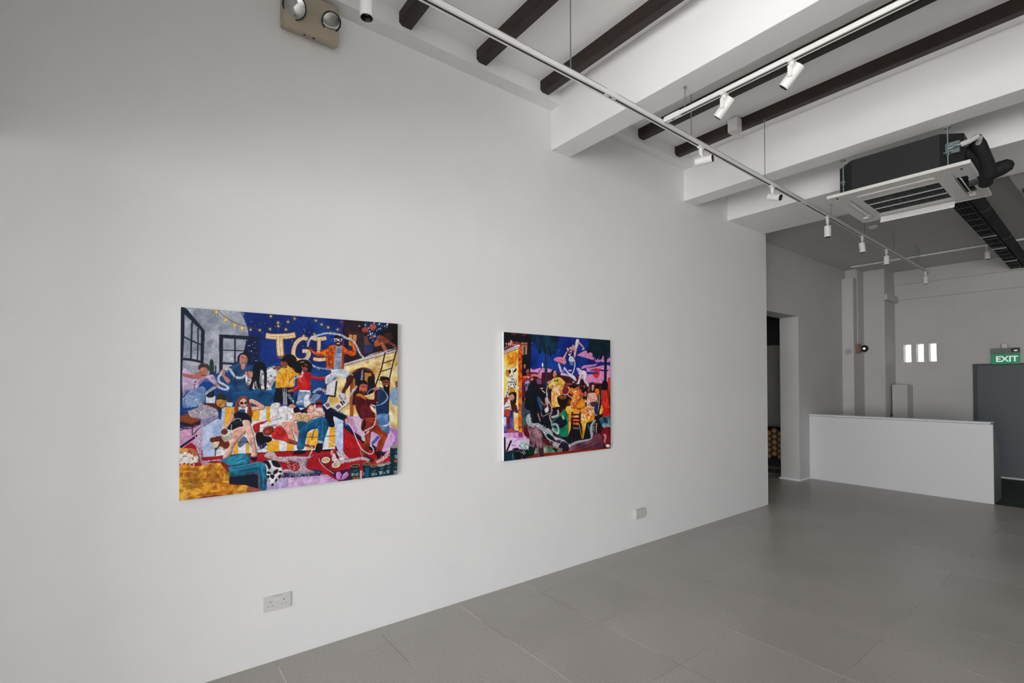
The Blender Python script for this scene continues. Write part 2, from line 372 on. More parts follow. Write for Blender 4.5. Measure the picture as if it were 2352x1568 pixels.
OPS_A = [
('p','10337c',[-4,-3,1390,3,1386,732,-7,652]),
('b','164090 0a2260 1c4c9c 081e58',[265,1,1390,3,1387,558,146,524],120,69.2,0.5),
('g','dfe6f2 9fb6dd',[265,8,987,1,987,507,268,492],150,2.2),
('p','a8aab6',[-4,2,268,0,287,28,303,69,313,115,314,151,307,183,291,220,266,263,229,303,175,338,110,370,2,371]),
('b','8f93a3 bcbfca 7d8496 c4c2cc 9aa3ac',[-4,2,268,0,287,28,303,69,313,115,313,151,305,183,290,220,266,263,229,303,175,338,110,370,2,371],200,25.2,0.6),
('b','7a7f92 858a9c',[55,15,173,5,155,145,121,250,57,218],26,25.9,0.6),
('l','55525e',[166,-1,191,28,234,56,281,74,316,81,371,97],2.4),
('e','bfa659',[159.1,12.6,13.3,14.6],0.75),
('e','efe2a8',[159.1,12.6,5.1,5.9]),
('e','bfa659',[202.6,51.7,13.5,14.7],0.75),
('e','efe2a8',[202.6,51.7,5.2,6]),
('e','bfa659',[244.9,77.5,13.7,14.8],0.75),
('e','efe2a8',[244.9,77.5,5.3,6]),
('e','bfa659',[281.6,90.3,13.9,14.9],0.75),
('e','efe2a8',[281.6,90.3,5.4,6]),
('e','7a6440',[324,96.5,11,12.2],0.7),
('e','ffe9b0',[324,96.5,4.2,4.7]),
('e','7a6440',[370.3,96.5,11.2,12.3],0.7),
('e','ffe9b0',[370.3,96.5,4.3,4.7]),
('e','7a6440',[423.2,87.3,11.4,12.5],0.7),
('e','ffe9b0',[423.2,87.3,4.4,4.8]),
('e','7a6440',[426.9,13.7,11.5,12.5],0.7),
('e','ffe9b0',[426.9,13.7,4.4,4.8]),
('e','7a6440',[464.9,48,11.6,12.6],0.7),
('e','ffe9b0',[464.9,48,4.4,4.8]),
('e','7a6440',[466.7,67.2,11.6,12.6],0.7),
('e','ffe9b0',[466.7,67.2,4.4,4.8]),
('e','7a6440',[507.3,84.2,11.8,12.7],0.7),
('e','ffe9b0',[507.3,84.2,4.5,4.8]),
('e','7a6440',[518.5,38.6,11.9,12.7],0.7),
('e','ffe9b0',[518.5,38.6,4.5,4.9]),
('e','6f6048',[554.4,18.1,13,13.1],0.7),
('e','ffe6ad',[554.4,18.1,4.2,4.5]),
('e','6f6048',[674.2,19.5,13.6,13.4],0.7),
('e','ffe6ad',[674.2,19.5,4.4,4.6]),
('e','6f6048',[707.6,40.5,13.8,13.5],0.7),
('e','ffe6ad',[707.6,40.5,4.5,4.6]),
('e','6f6048',[746.2,55.7,14,13.6],0.7),
('e','ffe6ad',[746.2,55.7,4.5,4.6]),
('e','6f6048',[804.2,64.8,14.3,13.7],0.7),
('e','ffe6ad',[804.2,64.8,4.6,4.7]),
('e','6f6048',[849.6,29.5,14.5,13.8],0.7),
('e','ffe6ad',[849.6,29.5,4.7,4.7]),
('e','6f6048',[846,66.2,14.5,13.8],0.7),
('e','ffe6ad',[846,66.2,4.7,4.7]),
('e','6f6048',[902.9,57.8,14.8,14],0.7),
('e','ffe6ad',[902.9,57.8,4.8,4.8]),
('e','6f6048',[552.5,110.3,12.9,13],0.7),
('e','ffe6ad',[552.5,110.3,4.2,4.5]),
('e','6f6048',[605.2,114.9,13.2,13.2],0.7),
('e','ffe6ad',[605.2,114.9,4.3,4.5]),
('e','6f6048',[666.3,102.4,13.5,13.3],0.7),
('e','ffe6ad',[666.3,102.4,4.4,4.6]),
('e','6f6048',[760.2,89.4,14,13.6],0.7),
('e','ffe6ad',[760.2,89.4,4.5,4.6]),
('e','6f6048',[829.1,17.5,14.4,13.8],0.7),
('e','ffe6ad',[829.1,17.5,4.7,4.7]),
('b','4b2a78 3a2068 53308a',[817,1,853,0,845,166,824,153],20,21.5,0.6),
('p','1f2b3b',[0,0,17,0,17,153,9,321,8,510,-3,509,-1,254]),
('p','1f2b3b',[12,0,27,9,107,117,103,131,90,116,16,35]),
('p','1f2b3b',[90,108,107,115,102,295,89,290]),
('l','1f2b3b',[50,73,48,171,46,269],6.9),
('l','1f2b3b',[77,105,77,184,75,279],5.8),
('l','1f2b3b',[14,153,54,175,95,193],6.7),
('l','1f2b3b',[12,269,57,274,98,285],11.8),
('p','101d47',[304,153,361,150,362,293,314,294,291,223]),
('p','22263a',[173,132,316,133,378,137,378,155,313,153,174,151]),
('p','22263a',[173,132,192,133,190,338,175,335]),
('p','17285a',[358,149,376,137,374,296,357,289]),
('l','252a3f',[248,151,248,288],7.5),
('l','252a3f',[191,216,298,216],5.5),
('l','252a3f',[191,286,254,290],10.3),
('p','c3c2cc',[191,297,235,297,229,320,191,321],0.8),
('g','dfe6f2 9fb6dd',[307,158,358,156,359,289,323,290],22,2.2),
('s','24413c',[132,353,130,284,139,267,148,284,149,353]),
('s','24413c',[149,339,155,328,154,304,160,301,161,332,154,356,145,359]),
('p','221822',[847,0,1203,0,1203,174,845,275,844,108,833,72]),
('b','38242c 1a1420 3c2430 2a1c3a',[847,0,1203,0,1203,174,845,275],60,43.5,0.6),
('p','4a2430',[871,74,924,76,925,89,871,87]),
('p','c08040',[874,90,896,91,893,164,873,159]),
('p','c98a48',[899,91,925,92,915,163,896,131]),
('l','30202a',[896,83,896,164],3.7),
('p','2e3560',[871,165,952,161,952,195,871,216],0.8),
('p','3a2a3a',[928,78,971,79,971,213,929,221],0.8),
('p','8b5a3a',[971,94,1016,93,1016,151,971,161],0.7),
('p','37406e',[971,146,1032,143,1028,196,967,209],0.8),
('l','2a1c2a',[971,161,1028,158],3),
('e','d08a4a',[1160.4,52.2,13.8,13.1],0.7),
('e','ffe0b0',[1160.4,54.2,5.7,5.4]),
('e','a09060',[1192.9,79.3,9,8.5],0.8),
('e','d0c090',[938.9,34.4,8.2,5.2],0.7),
('s','141014',[1146,7,1201,1,1202,181,1187,151,1126,131,1086,125,1071,69,1102,56]),
('s','0e2a58',[982,7,1048,6,1134,8,1102,48,1071,65,1059,104,1071,137,1024,143,1001,129,990,78,1001,55,978,37]),
('g','cfe0ee e6f0f6 5f9cc0',[982,7,1048,6,1134,8,1102,48,1071,65,1059,104,1071,137,1024,143,1001,129,990,78,1001,55,978,37],55,4.2),
('s','b5563e',[1009,24,1024,15,1044,16,1053,32,1044,48,1020,57,1009,39]),
('s','a04a38',[958,50,978,39,999,47,999,66,978,75,958,65]),
('s','7d3a2c',[1018,87,1032,87,1032,109,1020,113]),
('s','b05a28',[1043,127,1079,122,1082,144,1067,156,1040,158]),
('s','7d4030',[1055,97,1079,84,1118,101,1158,129,1191,151,1202,212,1166,152,1126,139,1071,130,1057,115]),
('s','a3604c',[1082,129,1106,139,1130,184,1142,222,1166,241,1162,250,1126,265,1102,261,1106,250,1134,238,1114,200,1090,163]),
('s','6a3428',[1102,75,1150,64,1166,98,1134,115,1102,105],0.5),
('p','14508a',[110,360,236,317,482,275,865,345,946,666,12,620,16,421],0.55),
('b','0f4a86 16609a 0b3c74',[110,360,236,317,482,275,826,385,826,582,59,555],60,35.1,0.5),
('p','d8c592',[844,284,1202,180,1201,552,1197,797,878,605,733,525,796,362]),
('b','c39a42 ece2c4 b3842c e3d3a2 efe8d4 a8782a',[844,284,1202,180,1201,552,1197,820,882,598,754,540,796,362],170,32.4,0.6),
('b','8a5a20 9c6a26',[844,284,1202,180,1202,321,1047,323,844,362],30,14.4,0.45),
('p','bfb9c2',[845,273,1187,162,1186,186,844,287]),
('l','3a3038',[1126,190,1187,169],5.6),
('l','4a3a48',[845,287,1186,187],2.9),
('s','1c1a30',[900,434,900,347,918,321,959,304,1001,312,1032,338,1041,375,1041,447,970,472]),
('l','6b2416',[896,340,918,314,967,300,1009,310,1035,342,1041,372],8.1),
('p','b87a34',[975,328,1020,331,1018,398,974,394]),
('s','181420',[999,357,1016,349,1020,361,1035,338,1039,447,997,398]),
('p','b0702e',[898,365,913,365,915,445,896,445]),
('d','8f9cc0 e8ecf6 ffffff',[963,313,959,346,956,376],15,0.5,40),
('l','3a1c18',[1112,193,1086,303,1062,368,1043,424],8),
('l','3a1c18',[1191,182,1166,267,1142,367,1133,398],8.2),
('l','3a1c18',[1094,267,1172,240],5.5),
('l','3a1c18',[1074,322,1156,298],5.5),
('l','3a1c18',[1059,375,1086,373],5.4),
('p','93461c',[883,391,904,391,898,533,880,532]),
('p','a8561c',[885,473,906,451,904,607,881,610]),
('p','2a1c28',[904,445,970,435,970,534,896,532]),
('p','7a0c18',[766,657,839,661,994,820,1202,836,1212,1017,766,968]),
('p','c79ac4',[839,601,954,605,1157,677,1202,711,1202,848,1074,838,954,736]),
('p','c493b8',[-3,629,104,608,105,787,-2,778]),
('b','d6acca b07fa8 e2c0d8',[-3,629,104,608,105,787,-2,778],40,18.8,0.5),
('p','a01420',[-2,741,49,704,145,783,535,791,962,824,961,1222,0,1002]),
('b','8a0c1a b81c2a 7a0a18 c02838',[-2,741,138,790,535,791,962,824,962,1132,0,1002],120,22,0.5),
('p','a8121e',[841,669,958,767,1034,842,974,876,832,826]),
('b','c02430 8c0c18 b03038',[841,669,958,767,1034,842,974,876,832,826],50,18.8,0.5),
('g','e05058 f0a0a0',[841,669,958,767,1034,842,974,876,832,826],50,1.9),
('p','a01420',[788,785,974,814,1074,845,1212,848,1212,989,840,950,730,854]),
('b','8a0c1a b81c2a c83038',[788,785,974,814,1074,845,1212,848,1212,989,840,950],40,22.1,0.5),
('p','c79ac4',[854,613,900,611,970,652,1014,724,970,756,915,718,877,655]),
('b','e0c0dc b07ab8 d08a90',[854,613,900,611,970,652,1014,724,970,756,915,718],30,18.9,0.6),
('p','a477b0',[1140,686,1202,703,1202,816,1136,811]),
('p','c9a8d0',[1115,710,1157,709,1187,758,1157,812,1099,847,1074,806],0.9),
('p','1c1a38',[841,665,856,662,958,736,982,761,966,764,900,710]),
('p','c0a0c8',[1018,705,1082,744,1066,806,1014,802]),
('p','3c5fa8',[1020,779,1062,735,1082,744,1034,788]),
('p','222044',[1026,787,1115,853,1099,871,1018,810]),
('p','b79ac0',[389,944,590,942,744,947,825,1004,825,1037,389,1002]),
('p','a995c4',[406,935,523,936,524,1008,377,1000]),
('b','c8b8d8 9a80b8 d8c8e0',[406,935,523,936,524,1008,384,1001],40,15,0.5),
('b','d8b8d8 a070b0 c8a0d0 e8d0e4',[523,942,744,947,810,1010,810,1035,524,1001],60,20,0.5),
('p','2a3350',[490,903,666,907,730,928,701,950,557,942,491,938]),
('b','8a94b8 5a6a90',[523,907,666,910,701,936,557,942],20,13.3,0.7),
('g','ffffff c8d4f0',[490,900,701,921,744,958,625,989,491,980],130,2),
('s','b09aa8',[507,821,563,822,635,831,666,823,635,849,624,877,631,903,666,921,624,931,543,919,490,907,513,891,570,908,587,888,580,862,523,843,503,838]),
('g','ffffff e8d8e0 d0c0d0',[507,821,563,822,635,831,659,826,635,849,624,877,631,903,659,920,624,931,543,919],200,2),
('s','b59aa4',[396,804,417,786,450,790,466,814,523,823,523,852,470,843,420,823]),
('g','ffffff e0d0d8',[396,804,417,786,450,790,466,814,523,823,523,852,470,843,420,823],90,2.2),
('p','6a3220',[-1,566,35,550,97,584,55,617,-1,595]),
('p','8a4a2c',[2,564,35,552,90,584,52,605,1,588]),
('p','2c1a24',[-1,592,52,611,95,590,95,604,53,624,-1,607]),
('l','241c30',[-1,618,26,631,55,628],3.8),
('l','241c30',[55,624,55,666],3.9),
('l','241c30',[0,637,39,624],3.8),
('l','241c30',[55,628,97,607],3.9),
('l','241c30',[59,663,97,619],3.9),
('p','1c1a2c',[0,721,81,660,86,668,8,729]),
('p','5a2824',[99,500,183,504,183,533,156,529,96,519]),
('p','1e2444',[170,517,187,514,187,561,170,541]),
('p','c9cfd4',[114,460,159,463,156,502,114,499]),
('s','16242a',[116,455,122,448,134,431,146,421,152,456,146,469,122,469]),
('s','c08a3a',[163,486,183,481,209,487,205,518,200,526,183,526,166,513]),
('s','26301e',[166,482,164,459,183,447,203,456,205,487,183,481]),
('p','c2cdd8',[209,497,241,500,238,523,209,520]),
('l','1c2a24',[224,499,210,456],3.5),
('l','1c2a24',[226,499,234,452],3.5),
('l','1c2a24',[224,499,222,444],3.5),
('l','1c2a24',[227,499,240,468],2.8),
('s','b9a4c4',[12,324,35,327,66,350,107,360,145,349,163,380,172,401,157,408,133,384,116,373,87,401,70,431,30,437,13,461]),
('b','cdb9d6 9a86b0 d8c8de',[12,324,66,350,145,349,169,397,133,384,87,401,70,431,13,454],30,16.8,0.5),
('s','7890c0',[25,454,58,428,96,411,113,425,113,455,99,512,31,510]),
('b','9aaed6 56709f',[25,454,58,428,96,411,113,425,113,455,99,512,31,510],20,16.9,0.5),
('s','b86a5e',[12,344,46,350,75,340,92,329,98,346,81,360,58,370,15,357]),
('e','b57466',[102.3,334.3,19.9,27.9]),
('s','4a3c44',[78,314,86,295,103,290,124,296,130,318,124,329,115,312,95,309,82,323]),
('l','5a2a2a',[95,350,104,356,111,351],3.5),
('e','e8c8b8',[97.9,322.4,7,7.5],0.35),
('s','c07a6c',[58,357,81,346,92,350,90,370,66,370]),
('s','c58478',[160,401,175,404,181,418,166,421]),
('e','5a1e3a',[66.6,388.8,3.2,3.7]),
('e','5a1e3a',[63.3,404,3.1,3.7]),
('e','5a1e3a',[62.6,417.5,3.1,3.7]),
('s','8fa4c8',[11,476,31,461,67,461,80,488,54,511,38,522,13,517],0.6),
('g','ffffff c0d0e8 88a8d0',[11,476,31,457,67,461,90,504,70,519,38,522,13,491],150,1.9),
('s','a79aa8',[34,540,51,533,80,519,83,500,109,508,156,529,170,545,170,576,150,571,136,582,110,585,71,576,48,571],0.92),
('g','ffffff e8e0e0 c8b8c0 8a7c88',[34,540,51,533,80,519,83,500,109,508,156,529,170,545,170,576,150,571,110,585,71,576,48,571],330,1.9),
('s','a898b4',[97,569,143,575,170,572,170,607,104,627,99,688,98,787,115,804,185,802,185,818,132,820,112,834,99,829,72,732,72,686,88,657],0.8),
('g','ffffff e4dce8 c8bcd0',[71,656,100,627,99,688,98,787,115,804,185,802,158,819,112,834,88,771,69,709],230,1.9),
('p','b6c2dd',[100,627,170,584,190,592,191,678,171,692,157,692,158,786,102,785]),
('p','9fb0d4',[149,637,170,619,171,677,151,691]),
('b','cdd6ea 98a8cc',[100,627,170,584,190,592,188,678,158,786,102,785],30,19.7,0.5),
('s','20456e',[214,317,235,299,270,284,304,301,336,311,340,343,327,408,337,458,315,517,255,516,242,422,233,369,214,345]),
('b','2c5a84 163456 38688f 1a3c62',[214,317,235,299,270,284,304,301,336,311,340,343,327,408,337,458,315,517,255,516,242,422],40,18.4,0.6),
('l','4f7ea2',[262,327,264,401,268,478],1.2,0.45),
('l','4f7ea2',[269,327,271,401,274,478],1.3,0.45),
('l','4f7ea2',[276,327,278,401,280,478],1.3,0.45),
('l','4f7ea2',[283,326,285,401,286,479],1.3,0.45),
('l','4f7ea2',[290,326,292,401,293,479],1.3,0.45),
('l','4f7ea2',[297,326,299,401,299,479],1.3,0.45),
('l','4f7ea2',[304,326,306,401,305,479],1.3,0.45),
('l','4f7ea2',[311,326,313,401,312,479],1.3,0.45),
('s','c08878',[269,274,266,252,279,234,301,237,314,258,309,280,295,301,282,298]),
('s','1c1a22',[262,267,263,246,279,229,304,228,318,247,317,279,311,290,309,255,298,239,279,238,271,252,270,274]),
('l','5a2e2a',[282,279,290,284,299,278],3.8),
('l','f0dcd0',[285,277,296,278],1.9),
('s','c08a7a',[279,295,300,296,295,319,282,319]),
('l','4a2622',[282,257,291,255],2.2),
('l','4a2622',[298,257,307,258],2.2),
('s','c0887a',[181,328,199,321,205,338,202,352,224,373,227,387,215,397,202,380,187,352]),
('s','c78e7e',[297,337,314,329,340,336,337,351,305,358]),
('p','1f4a7c',[242,418,337,458,331,518,246,516],0.6),
('s','cfd6de',[301,358,330,336,362,322,405,321,435,306,462,313,466,368,449,386,432,419,429,434,347,433,330,404,308,404]),
('e','b04858',[317.5,379.4,5.8,5],0.8),
('e','6a2c50',[322,382.9,2.6,2.9],0.7),
('e','b04858',[314.5,407.9,5.7,5],0.8),
('e','6a2c50',[318.9,411.4,2.6,2.9],0.7),
('e','b04858',[356.1,379.2,5.8,5],0.8),
('e','6a2c50',[360.7,382.8,2.6,2.9],0.7),
('e','b04858',[385.3,342.9,5.9,5.1],0.8),
('e','6a2c50',[389.9,346.5,2.6,2.9],0.7),
('e','b04858',[379,404.4,5.9,5.1],0.8),
('e','6a2c50',[383.6,408,2.6,2.9],0.7),
('e','b04858',[428.4,353.4,6,5.1],0.8),
('e','6a2c50',[433.1,357,2.7,2.9],0.7),
('e','b04858',[413.5,384.4,6,5.1],0.8),
('e','6a2c50',[418.2,388.1,2.7,2.9],0.7),
('e','b04858',[421.9,397.2,6,5.1],0.8),
('e','6a2c50',[426.6,400.8,2.7,2.9],0.7),
('e','b04858',[408.7,422.6,6,5.1],0.8),
('e','6a2c50',[413.4,426.2,2.7,2.9],0.7),
('e','b04858',[372.6,422.4,5.9,5],0.8),
('e','6a2c50',[377.2,426,2.6,2.9],0.7),
('e','b04858',[448.6,360.5,6.1,5.1],0.8),
('e','6a2c50',[453.3,364.2,2.7,2.9],0.7),
('e','b04858',[346.6,415.1,5.8,5],0.8),
('e','6a2c50',[351.1,418.7,2.6,2.9],0.7),
('e','b04858',[395.3,375.4,5.9,5.1],0.8),
('e','6a2c50',[399.9,379,2.6,2.9],0.7),
('e','b04858',[330.2,368.6,5.8,5],0.8),
('e','6a2c50',[334.8,372.2,2.6,2.9],0.7),
('s','c58a78',[311,337,333,329,340,358,324,369,308,358]),
('s','9a5a44',[438,306,475,298,482,309,448,317]),
('s','12121c',[338,300,346,282,365,275,388,278,402,296,408,350,405,433,396,430,392,336,372,321,369,433,353,386,343,386,334,422,318,429,330,379,337,344]),
('l','12121c',[349,322,346,386,351,426],5.2),
('l','12121c',[362,322,359,386,364,426],5.2),
('l','12121c',[372,321,369,386,374,426],5.2),
('l','12121c',[400,321,397,386,402,426],5.3),
('s','155a86',[343,433,432,434,449,386,463,496,449,521,337,518]),
('b','1f6c98 104a74',[343,433,432,434,456,459,449,521,337,518],16,25.8,0.5),
('s','12507e',[248,444,449,446,445,487,397,523,356,518,327,485,255,484]),
('s','e3a02c',[462,342,482,309,517,297,552,319,559,378,548,420,496,427,456,423]),
('b','f0bc4c c8801c f4c860',[462,342,482,309,517,297,552,319,559,378,548,420,496,427],20,20.3,0.6),
('s','8a4a34',[481,286,486,268,506,260,527,274,517,304,493,305]),
('s','120e14',[482,264,496,238,523,230,558,236,566,281,548,304,524,297,510,271,492,268]),
('s','e6a834',[515,296,540,313,573,333,586,343,579,353,547,357,522,398]),
('s','8a4a34',[573,333,592,326,599,339,586,350]),
('p','10142c',[456,423,552,420,545,523,443,521]),
('p','10142c',[449,446,550,447,534,518,442,520]),
('l','cfd4dc',[493,423,497,522],2.4),
('l','cfd4dc',[501,423,505,522],2.4),
('l','cfd4dc',[510,423,513,522],2.4),
('l','cfd4dc',[497,447,500,522],2.3),
('l','cfd4dc',[505,447,508,522],2.3),
('l','cfd4dc',[512,447,515,522],2.3),
('s','14100f',[556,319,566,288,585,267,615,265,641,283,650,314,648,332,628,325,602,329,579,336,560,330]),
('s','9a4a3c',[594,305,598,288,615,280,630,290,631,304,622,325,605,324]),
('l','140e10',[600,291,628,296],8.5),
('l','5a1a1e',[607,315,615,317],3.3),
('s','c01c1c',[571,377,586,346,599,332,645,332,658,353,692,359,723,359,728,377,685,377,650,367,645,398,647,436,612,443,583,436,550,444,547,429,573,408]),
('b','dc3428 96101a e84838',[571,377,599,332,645,332,658,353,723,359,723,373,650,367,645,436,583,436,550,444,573,408],26,16.2,0.6),
('s','a8584c',[723,357,747,348,767,327,778,334,767,348,740,366,728,375]),
('s','b06458',[522,435,550,429,550,442,522,447]),
('p','7486a8',[579,443,647,443,648,474,619,477,615,525,567,524,573,473]),
('b','94a4c0 586a90',[579,443,647,443,648,474,615,525,570,524],14,19.5,0.6),
('p','e2e2e2',[581,435,643,437,642,448,583,444]),
('s','e0e0e4',[609,484,628,460,645,478,648,509,642,537,612,536]),
('l','8a5420',[401,126,448,129,516,122,558,112],33.5),
('l','dcb483',[401,126,448,129,516,122,558,112],31.5),
('l','f3e2c4',[401,126,448,129,516,122,558,112],15.8,0.9),
('l','a8682c',[401,126,448,129,516,122,558,112],2.5,0.8),
('l','8a5420',[475,128,475,180,480,238],38),
('l','dcb483',[475,128,475,180,480,238],35.9),
('l','f3e2c4',[475,128,475,180,480,238],18,0.9),
('l','a8682c',[475,128,475,180,480,238],2.9,0.8),
('s','b06c2a',[458,224,475,244,499,223,496,249,475,253,462,243],0.7),
('l','8a5420',[628,134,601,130,569,151,551,193,550,234,569,257,605,260,631,238,634,207,598,205],23.9),
('l','dcb483',[628,134,601,130,569,151,551,193,550,234,569,257,605,260,631,238,634,207,598,205],21.9),
('l','f3e2c4',[628,134,601,130,569,151,551,193,550,234,569,257,605,260,631,238,634,207,598,205],11,0.9),
('l','a8682c',[628,134,601,130,569,151,551,193,550,234,569,257,605,260,631,238,634,207,598,205],1.8,0.8),
('l','8a5420',[646,122,685,131,736,121],25.4),
('l','dcb483',[646,122,685,131,736,121],23.4),
('l','f3e2c4',[646,122,685,131,736,121],11.7,0.9),
('l','a8682c',[646,122,685,131,736,121],1.9,0.8),
('l','8a5420',[693,130,692,187,688,222],23.2),
('l','dcb483',[693,130,692,187,688,222],21.1),
('l','f3e2c4',[693,130,692,187,688,222],10.6,0.9),
('l','a8682c',[693,130,692,187,688,222],1.7,0.8),
('l','8a5420',[661,248,692,254,733,249],22.8),
('l','dcb483',[661,248,692,254,733,249],20.8),
('l','f3e2c4',[661,248,692,254,733,249],10.4,0.9),
('l','a8682c',[661,248,692,254,733,249],1.7,0.8),
('s','7c3a2a',[882,121,900,120,907,141,900,149,885,135]),
('s','6a3024',[624,169,641,175,661,202,668,216,651,206,631,189]),
('s','cf5a12',[641,186,661,206,692,210,736,189,760,165,795,161,824,160,845,170,871,191,896,193,894,149,907,141,920,178,918,214,889,226,856,213,845,224,842,311,827,304,781,305,767,314,740,302,733,235,698,236,665,223]),
('b','e87a1c b0400c f09030 8a2c0a',[641,186,692,210,760,165,845,170,896,193,907,141,918,214,856,213,842,311,740,302,733,235,665,223],60,13.3,0.6),
('g','3a1c10 6a2a10',[736,185,788,169,774,305,740,299],50,3.1),
('p','8e98ae',[792,168,829,167,831,210,826,310,780,312,785,233]),
('b','a8b2c4 707c98',[792,168,829,167,826,310,780,312],14,17.7,0.6),
('e','5f6c88',[813.2,196.4,13.6,15.9],0.8),
('l','5f6c88',[795,237,824,236],3.2),
('s','4a2018',[787,136,788,111,806,99,826,109,831,134,824,160,810,168,795,161]),
('s','100c10',[781,122,785,106,802,97,824,98,828,120,824,124,817,110,795,113,788,126]),
('s','e8e2e2',[783,122,799,121,810,124,831,120,829,136,813,139,806,132,795,141,785,136]),
('e','2a1414',[793.6,130.6,6.4,5.4]),
('e','2a1414',[820.2,128.2,6.4,5.4]),
('l','f4ece4',[799,152,817,150],6.4),
('d','c8cede ffffff f0f2f8',[628,176,634,147,651,122,685,108,732,93,781,92,824,98,860,115,885,120,915,148,933,184,948,213,967,233],11.9,0.75,26),
('d','aab4d0 ffffff d8e0f0',[618,204,631,259,658,290,692,303,733,308,774,312],11.2,0.6,26),
('s','c3c9d2',[769,314,845,308,867,325,885,340,856,365,817,355,789,362,775,391,768,407,733,398,736,355,767,334]),
('b','e0e4e8 9aa6b8 aab4c4',[769,314,845,308,882,340,856,365,789,362,768,407,733,398,767,334],24,17.5,0.6),
('s','4c2024',[860,362,882,343,900,354,900,380,874,416,854,445,849,459,831,457,835,438,856,394]),
('s','4c2024',[733,407,768,409,761,430,719,447,685,468,652,495,638,493,638,478,665,468,706,437]),
('s','c6bccc',[810,459,831,457,851,463,863,507,874,521,856,521,824,484]),
('l','4c4c98',[813,466,835,499,860,525],5),
('p','cfd0d4',[740,409,799,366,792,462,733,469]),
('l','2a2020',[799,384,789,477],9.2),
('l','2a2020',[733,469,792,478],9),
('d','a8b8d8 ffffff e0e8f4',[662,450,692,430,719,437,740,455],15.4,0.55,26),
('s','a8bcd8',[665,461,706,468,679,503,652,526,645,502],0.6),
('s','b8604c',[939,413,944,391,971,383,993,398,995,435,982,468,959,464,942,442]),
('s','120e14',[926,416,929,394,952,379,978,379,993,394,989,405,963,398,944,409,939,435]),
('s','1c1014',[948,438,963,450,982,446,982,468,967,472,952,461]),
('l','e8b8a0',[965,457,974,458],3),
('l','2a1210',[957,418,971,421],3.4),
('l','2a1210',[980,421,989,419],3.4),
('s','5c1220',[916,489,939,459,986,486,1006,506,1038,499,1042,452,1071,452,1062,531,1010,537,1022,569,1050,597,1054,613,1026,620,970,621,950,617,927,574,916,535]),
('b','741c2a 420a18 862430',[916,489,939,459,986,486,1006,506,1018,569,1050,609,970,621,927,574],24,23.2,0.6),
('s','c9701c',[918,471,948,461,982,487,982,502,948,483]),
('s','b8604c',[1031,432,1051,420,1066,432,1058,447,1035,447]),
('s','4c0f1c',[986,498,1039,499,1047,447,1066,447,1062,526,1024,535,985,534]),
('s','8a3016',[970,621,1050,621,1099,658,1132,727,1115,770,1086,838,1054,840,1066,774,1082,744,1026,705,1014,747,994,862,954,851,978,745,954,682]),
('b','a8421c 6a2010 b85224',[970,621,1050,621,1099,658,1132,727,1115,770,1086,838,1066,806,1082,744,1026,705,994,862,954,851,978,745],34,23.7,0.6),
('s','3a1218',[954,682,974,621,986,653,970,691]),
('s','2c1014',[1042,843,1078,838,1082,889,1066,892,1058,867]),
('s','3a1818',[954,859,998,862,1033,885,1017,899,962,878]),
('s','b07060',[1042,597,1066,590,1070,610,1050,617]),
('s','b8705c',[1056,515,1087,514,1093,532,1070,537,1058,529]),
('s','17365e',[1034,546,1075,519,1116,476,1137,509,1137,596,1107,611,1062,601,1050,570]),
('s','1a3a5e',[1070,424,1094,428,1117,443,1141,436,1143,482,1133,538,1070,536,1062,473]),
('s','5a86b4',[1062,601,1137,600,1138,660,1140,724,1099,706,1066,657]),
('b','84a8cc 3c6898',[1062,601,1137,600,1138,724,1099,706],18,20.4,0.6),
('s','8a4a38',[1092,383,1141,379,1145,413,1125,436,1102,421]),
('s','120e12',[1078,356,1102,352,1138,360,1147,383,1126,375,1098,379,1086,383]),
('s','120e12',[1102,413,1141,409,1137,451,1121,459,1106,440]),
('l','16100f',[1098,388,1145,388],4.7),
('e','f0dcd0',[1123.4,413.1,8,4.6]),
('l','9cb4d6',[1001,487,997,454,1024,432,1055,432,1094,436,1125,474,1121,504,1086,530],5.3,0.8),
('l','b8c8e2',[1116,461,1133,493,1099,528,1042,542],5,0.8),
('s','7d9cc0',[1143,482,1161,436,1186,421,1200,433,1201,537,1181,539,1165,536],0.9),
('s','8a4a40',[1182,386,1200,384,1200,421,1186,417]),
('s','c4b4cc',[900,618,939,603,954,636,950,674,970,714,982,761,958,755,950,720,923,681,908,642],0.9),
('g','ffffff e8e0f0 d8c8d8',[900,618,939,603,954,636,950,674,970,714,982,761,958,755,923,681],110,2.3),
('d','cdb8d0 ffffff',[1046,640,1034,671,994,692,970,706,978,722,1006,700],10.5,0.8,30),
('l','dcd0e0',[1050,621,1046,648,1030,678],4.9,0.9),
('l','e6dcea',[862,640,892,671,919,734,939,781,962,817,998,843,1021,849,1036,834,1030,811,1010,790],6.1,0.95),
('l','d4c0cc',[950,797,952,839,962,859],3.1,0.8),
('d','bcc8de ffffff',[1099,674,1124,671,1153,649],12.4,0.7,30),
('l','d8dcea',[1010,530,1042,542,1050,581],5.6,0.9),
('d','c9bfc4 ffffff e8e0e4',[860,514,882,471,907,438,926,413],15.9,0.7,26),
('p','d6d8de',[187,532,204,524,430,526,680,548,791,595,791,798,656,794,520,787,268,782,161,785,164,754,191,717]),
('p','e3a830',[204,526,256,526,256,575,235,641,201,632]),
('p','e3a830',[334,528,373,527,369,604,336,606]),
('p','e3a830',[406,528,427,526,431,619,408,609]),
('p','b8c2e0',[188,534,204,526,201,640,184,608]),
('p','e3a830',[243,780,253,717,267,714,266,780]),
('p','e3a830',[305,783,306,717,321,718,321,782]),
('p','e3a830',[411,783,416,724,473,724,475,785]),
('p','e3a830',[516,714,535,716,535,787,516,787]),
('p','d6d8de',[161,785,171,758,205,757,202,780]),
('p','e3a830',[516,709,556,697,553,785,516,786]),
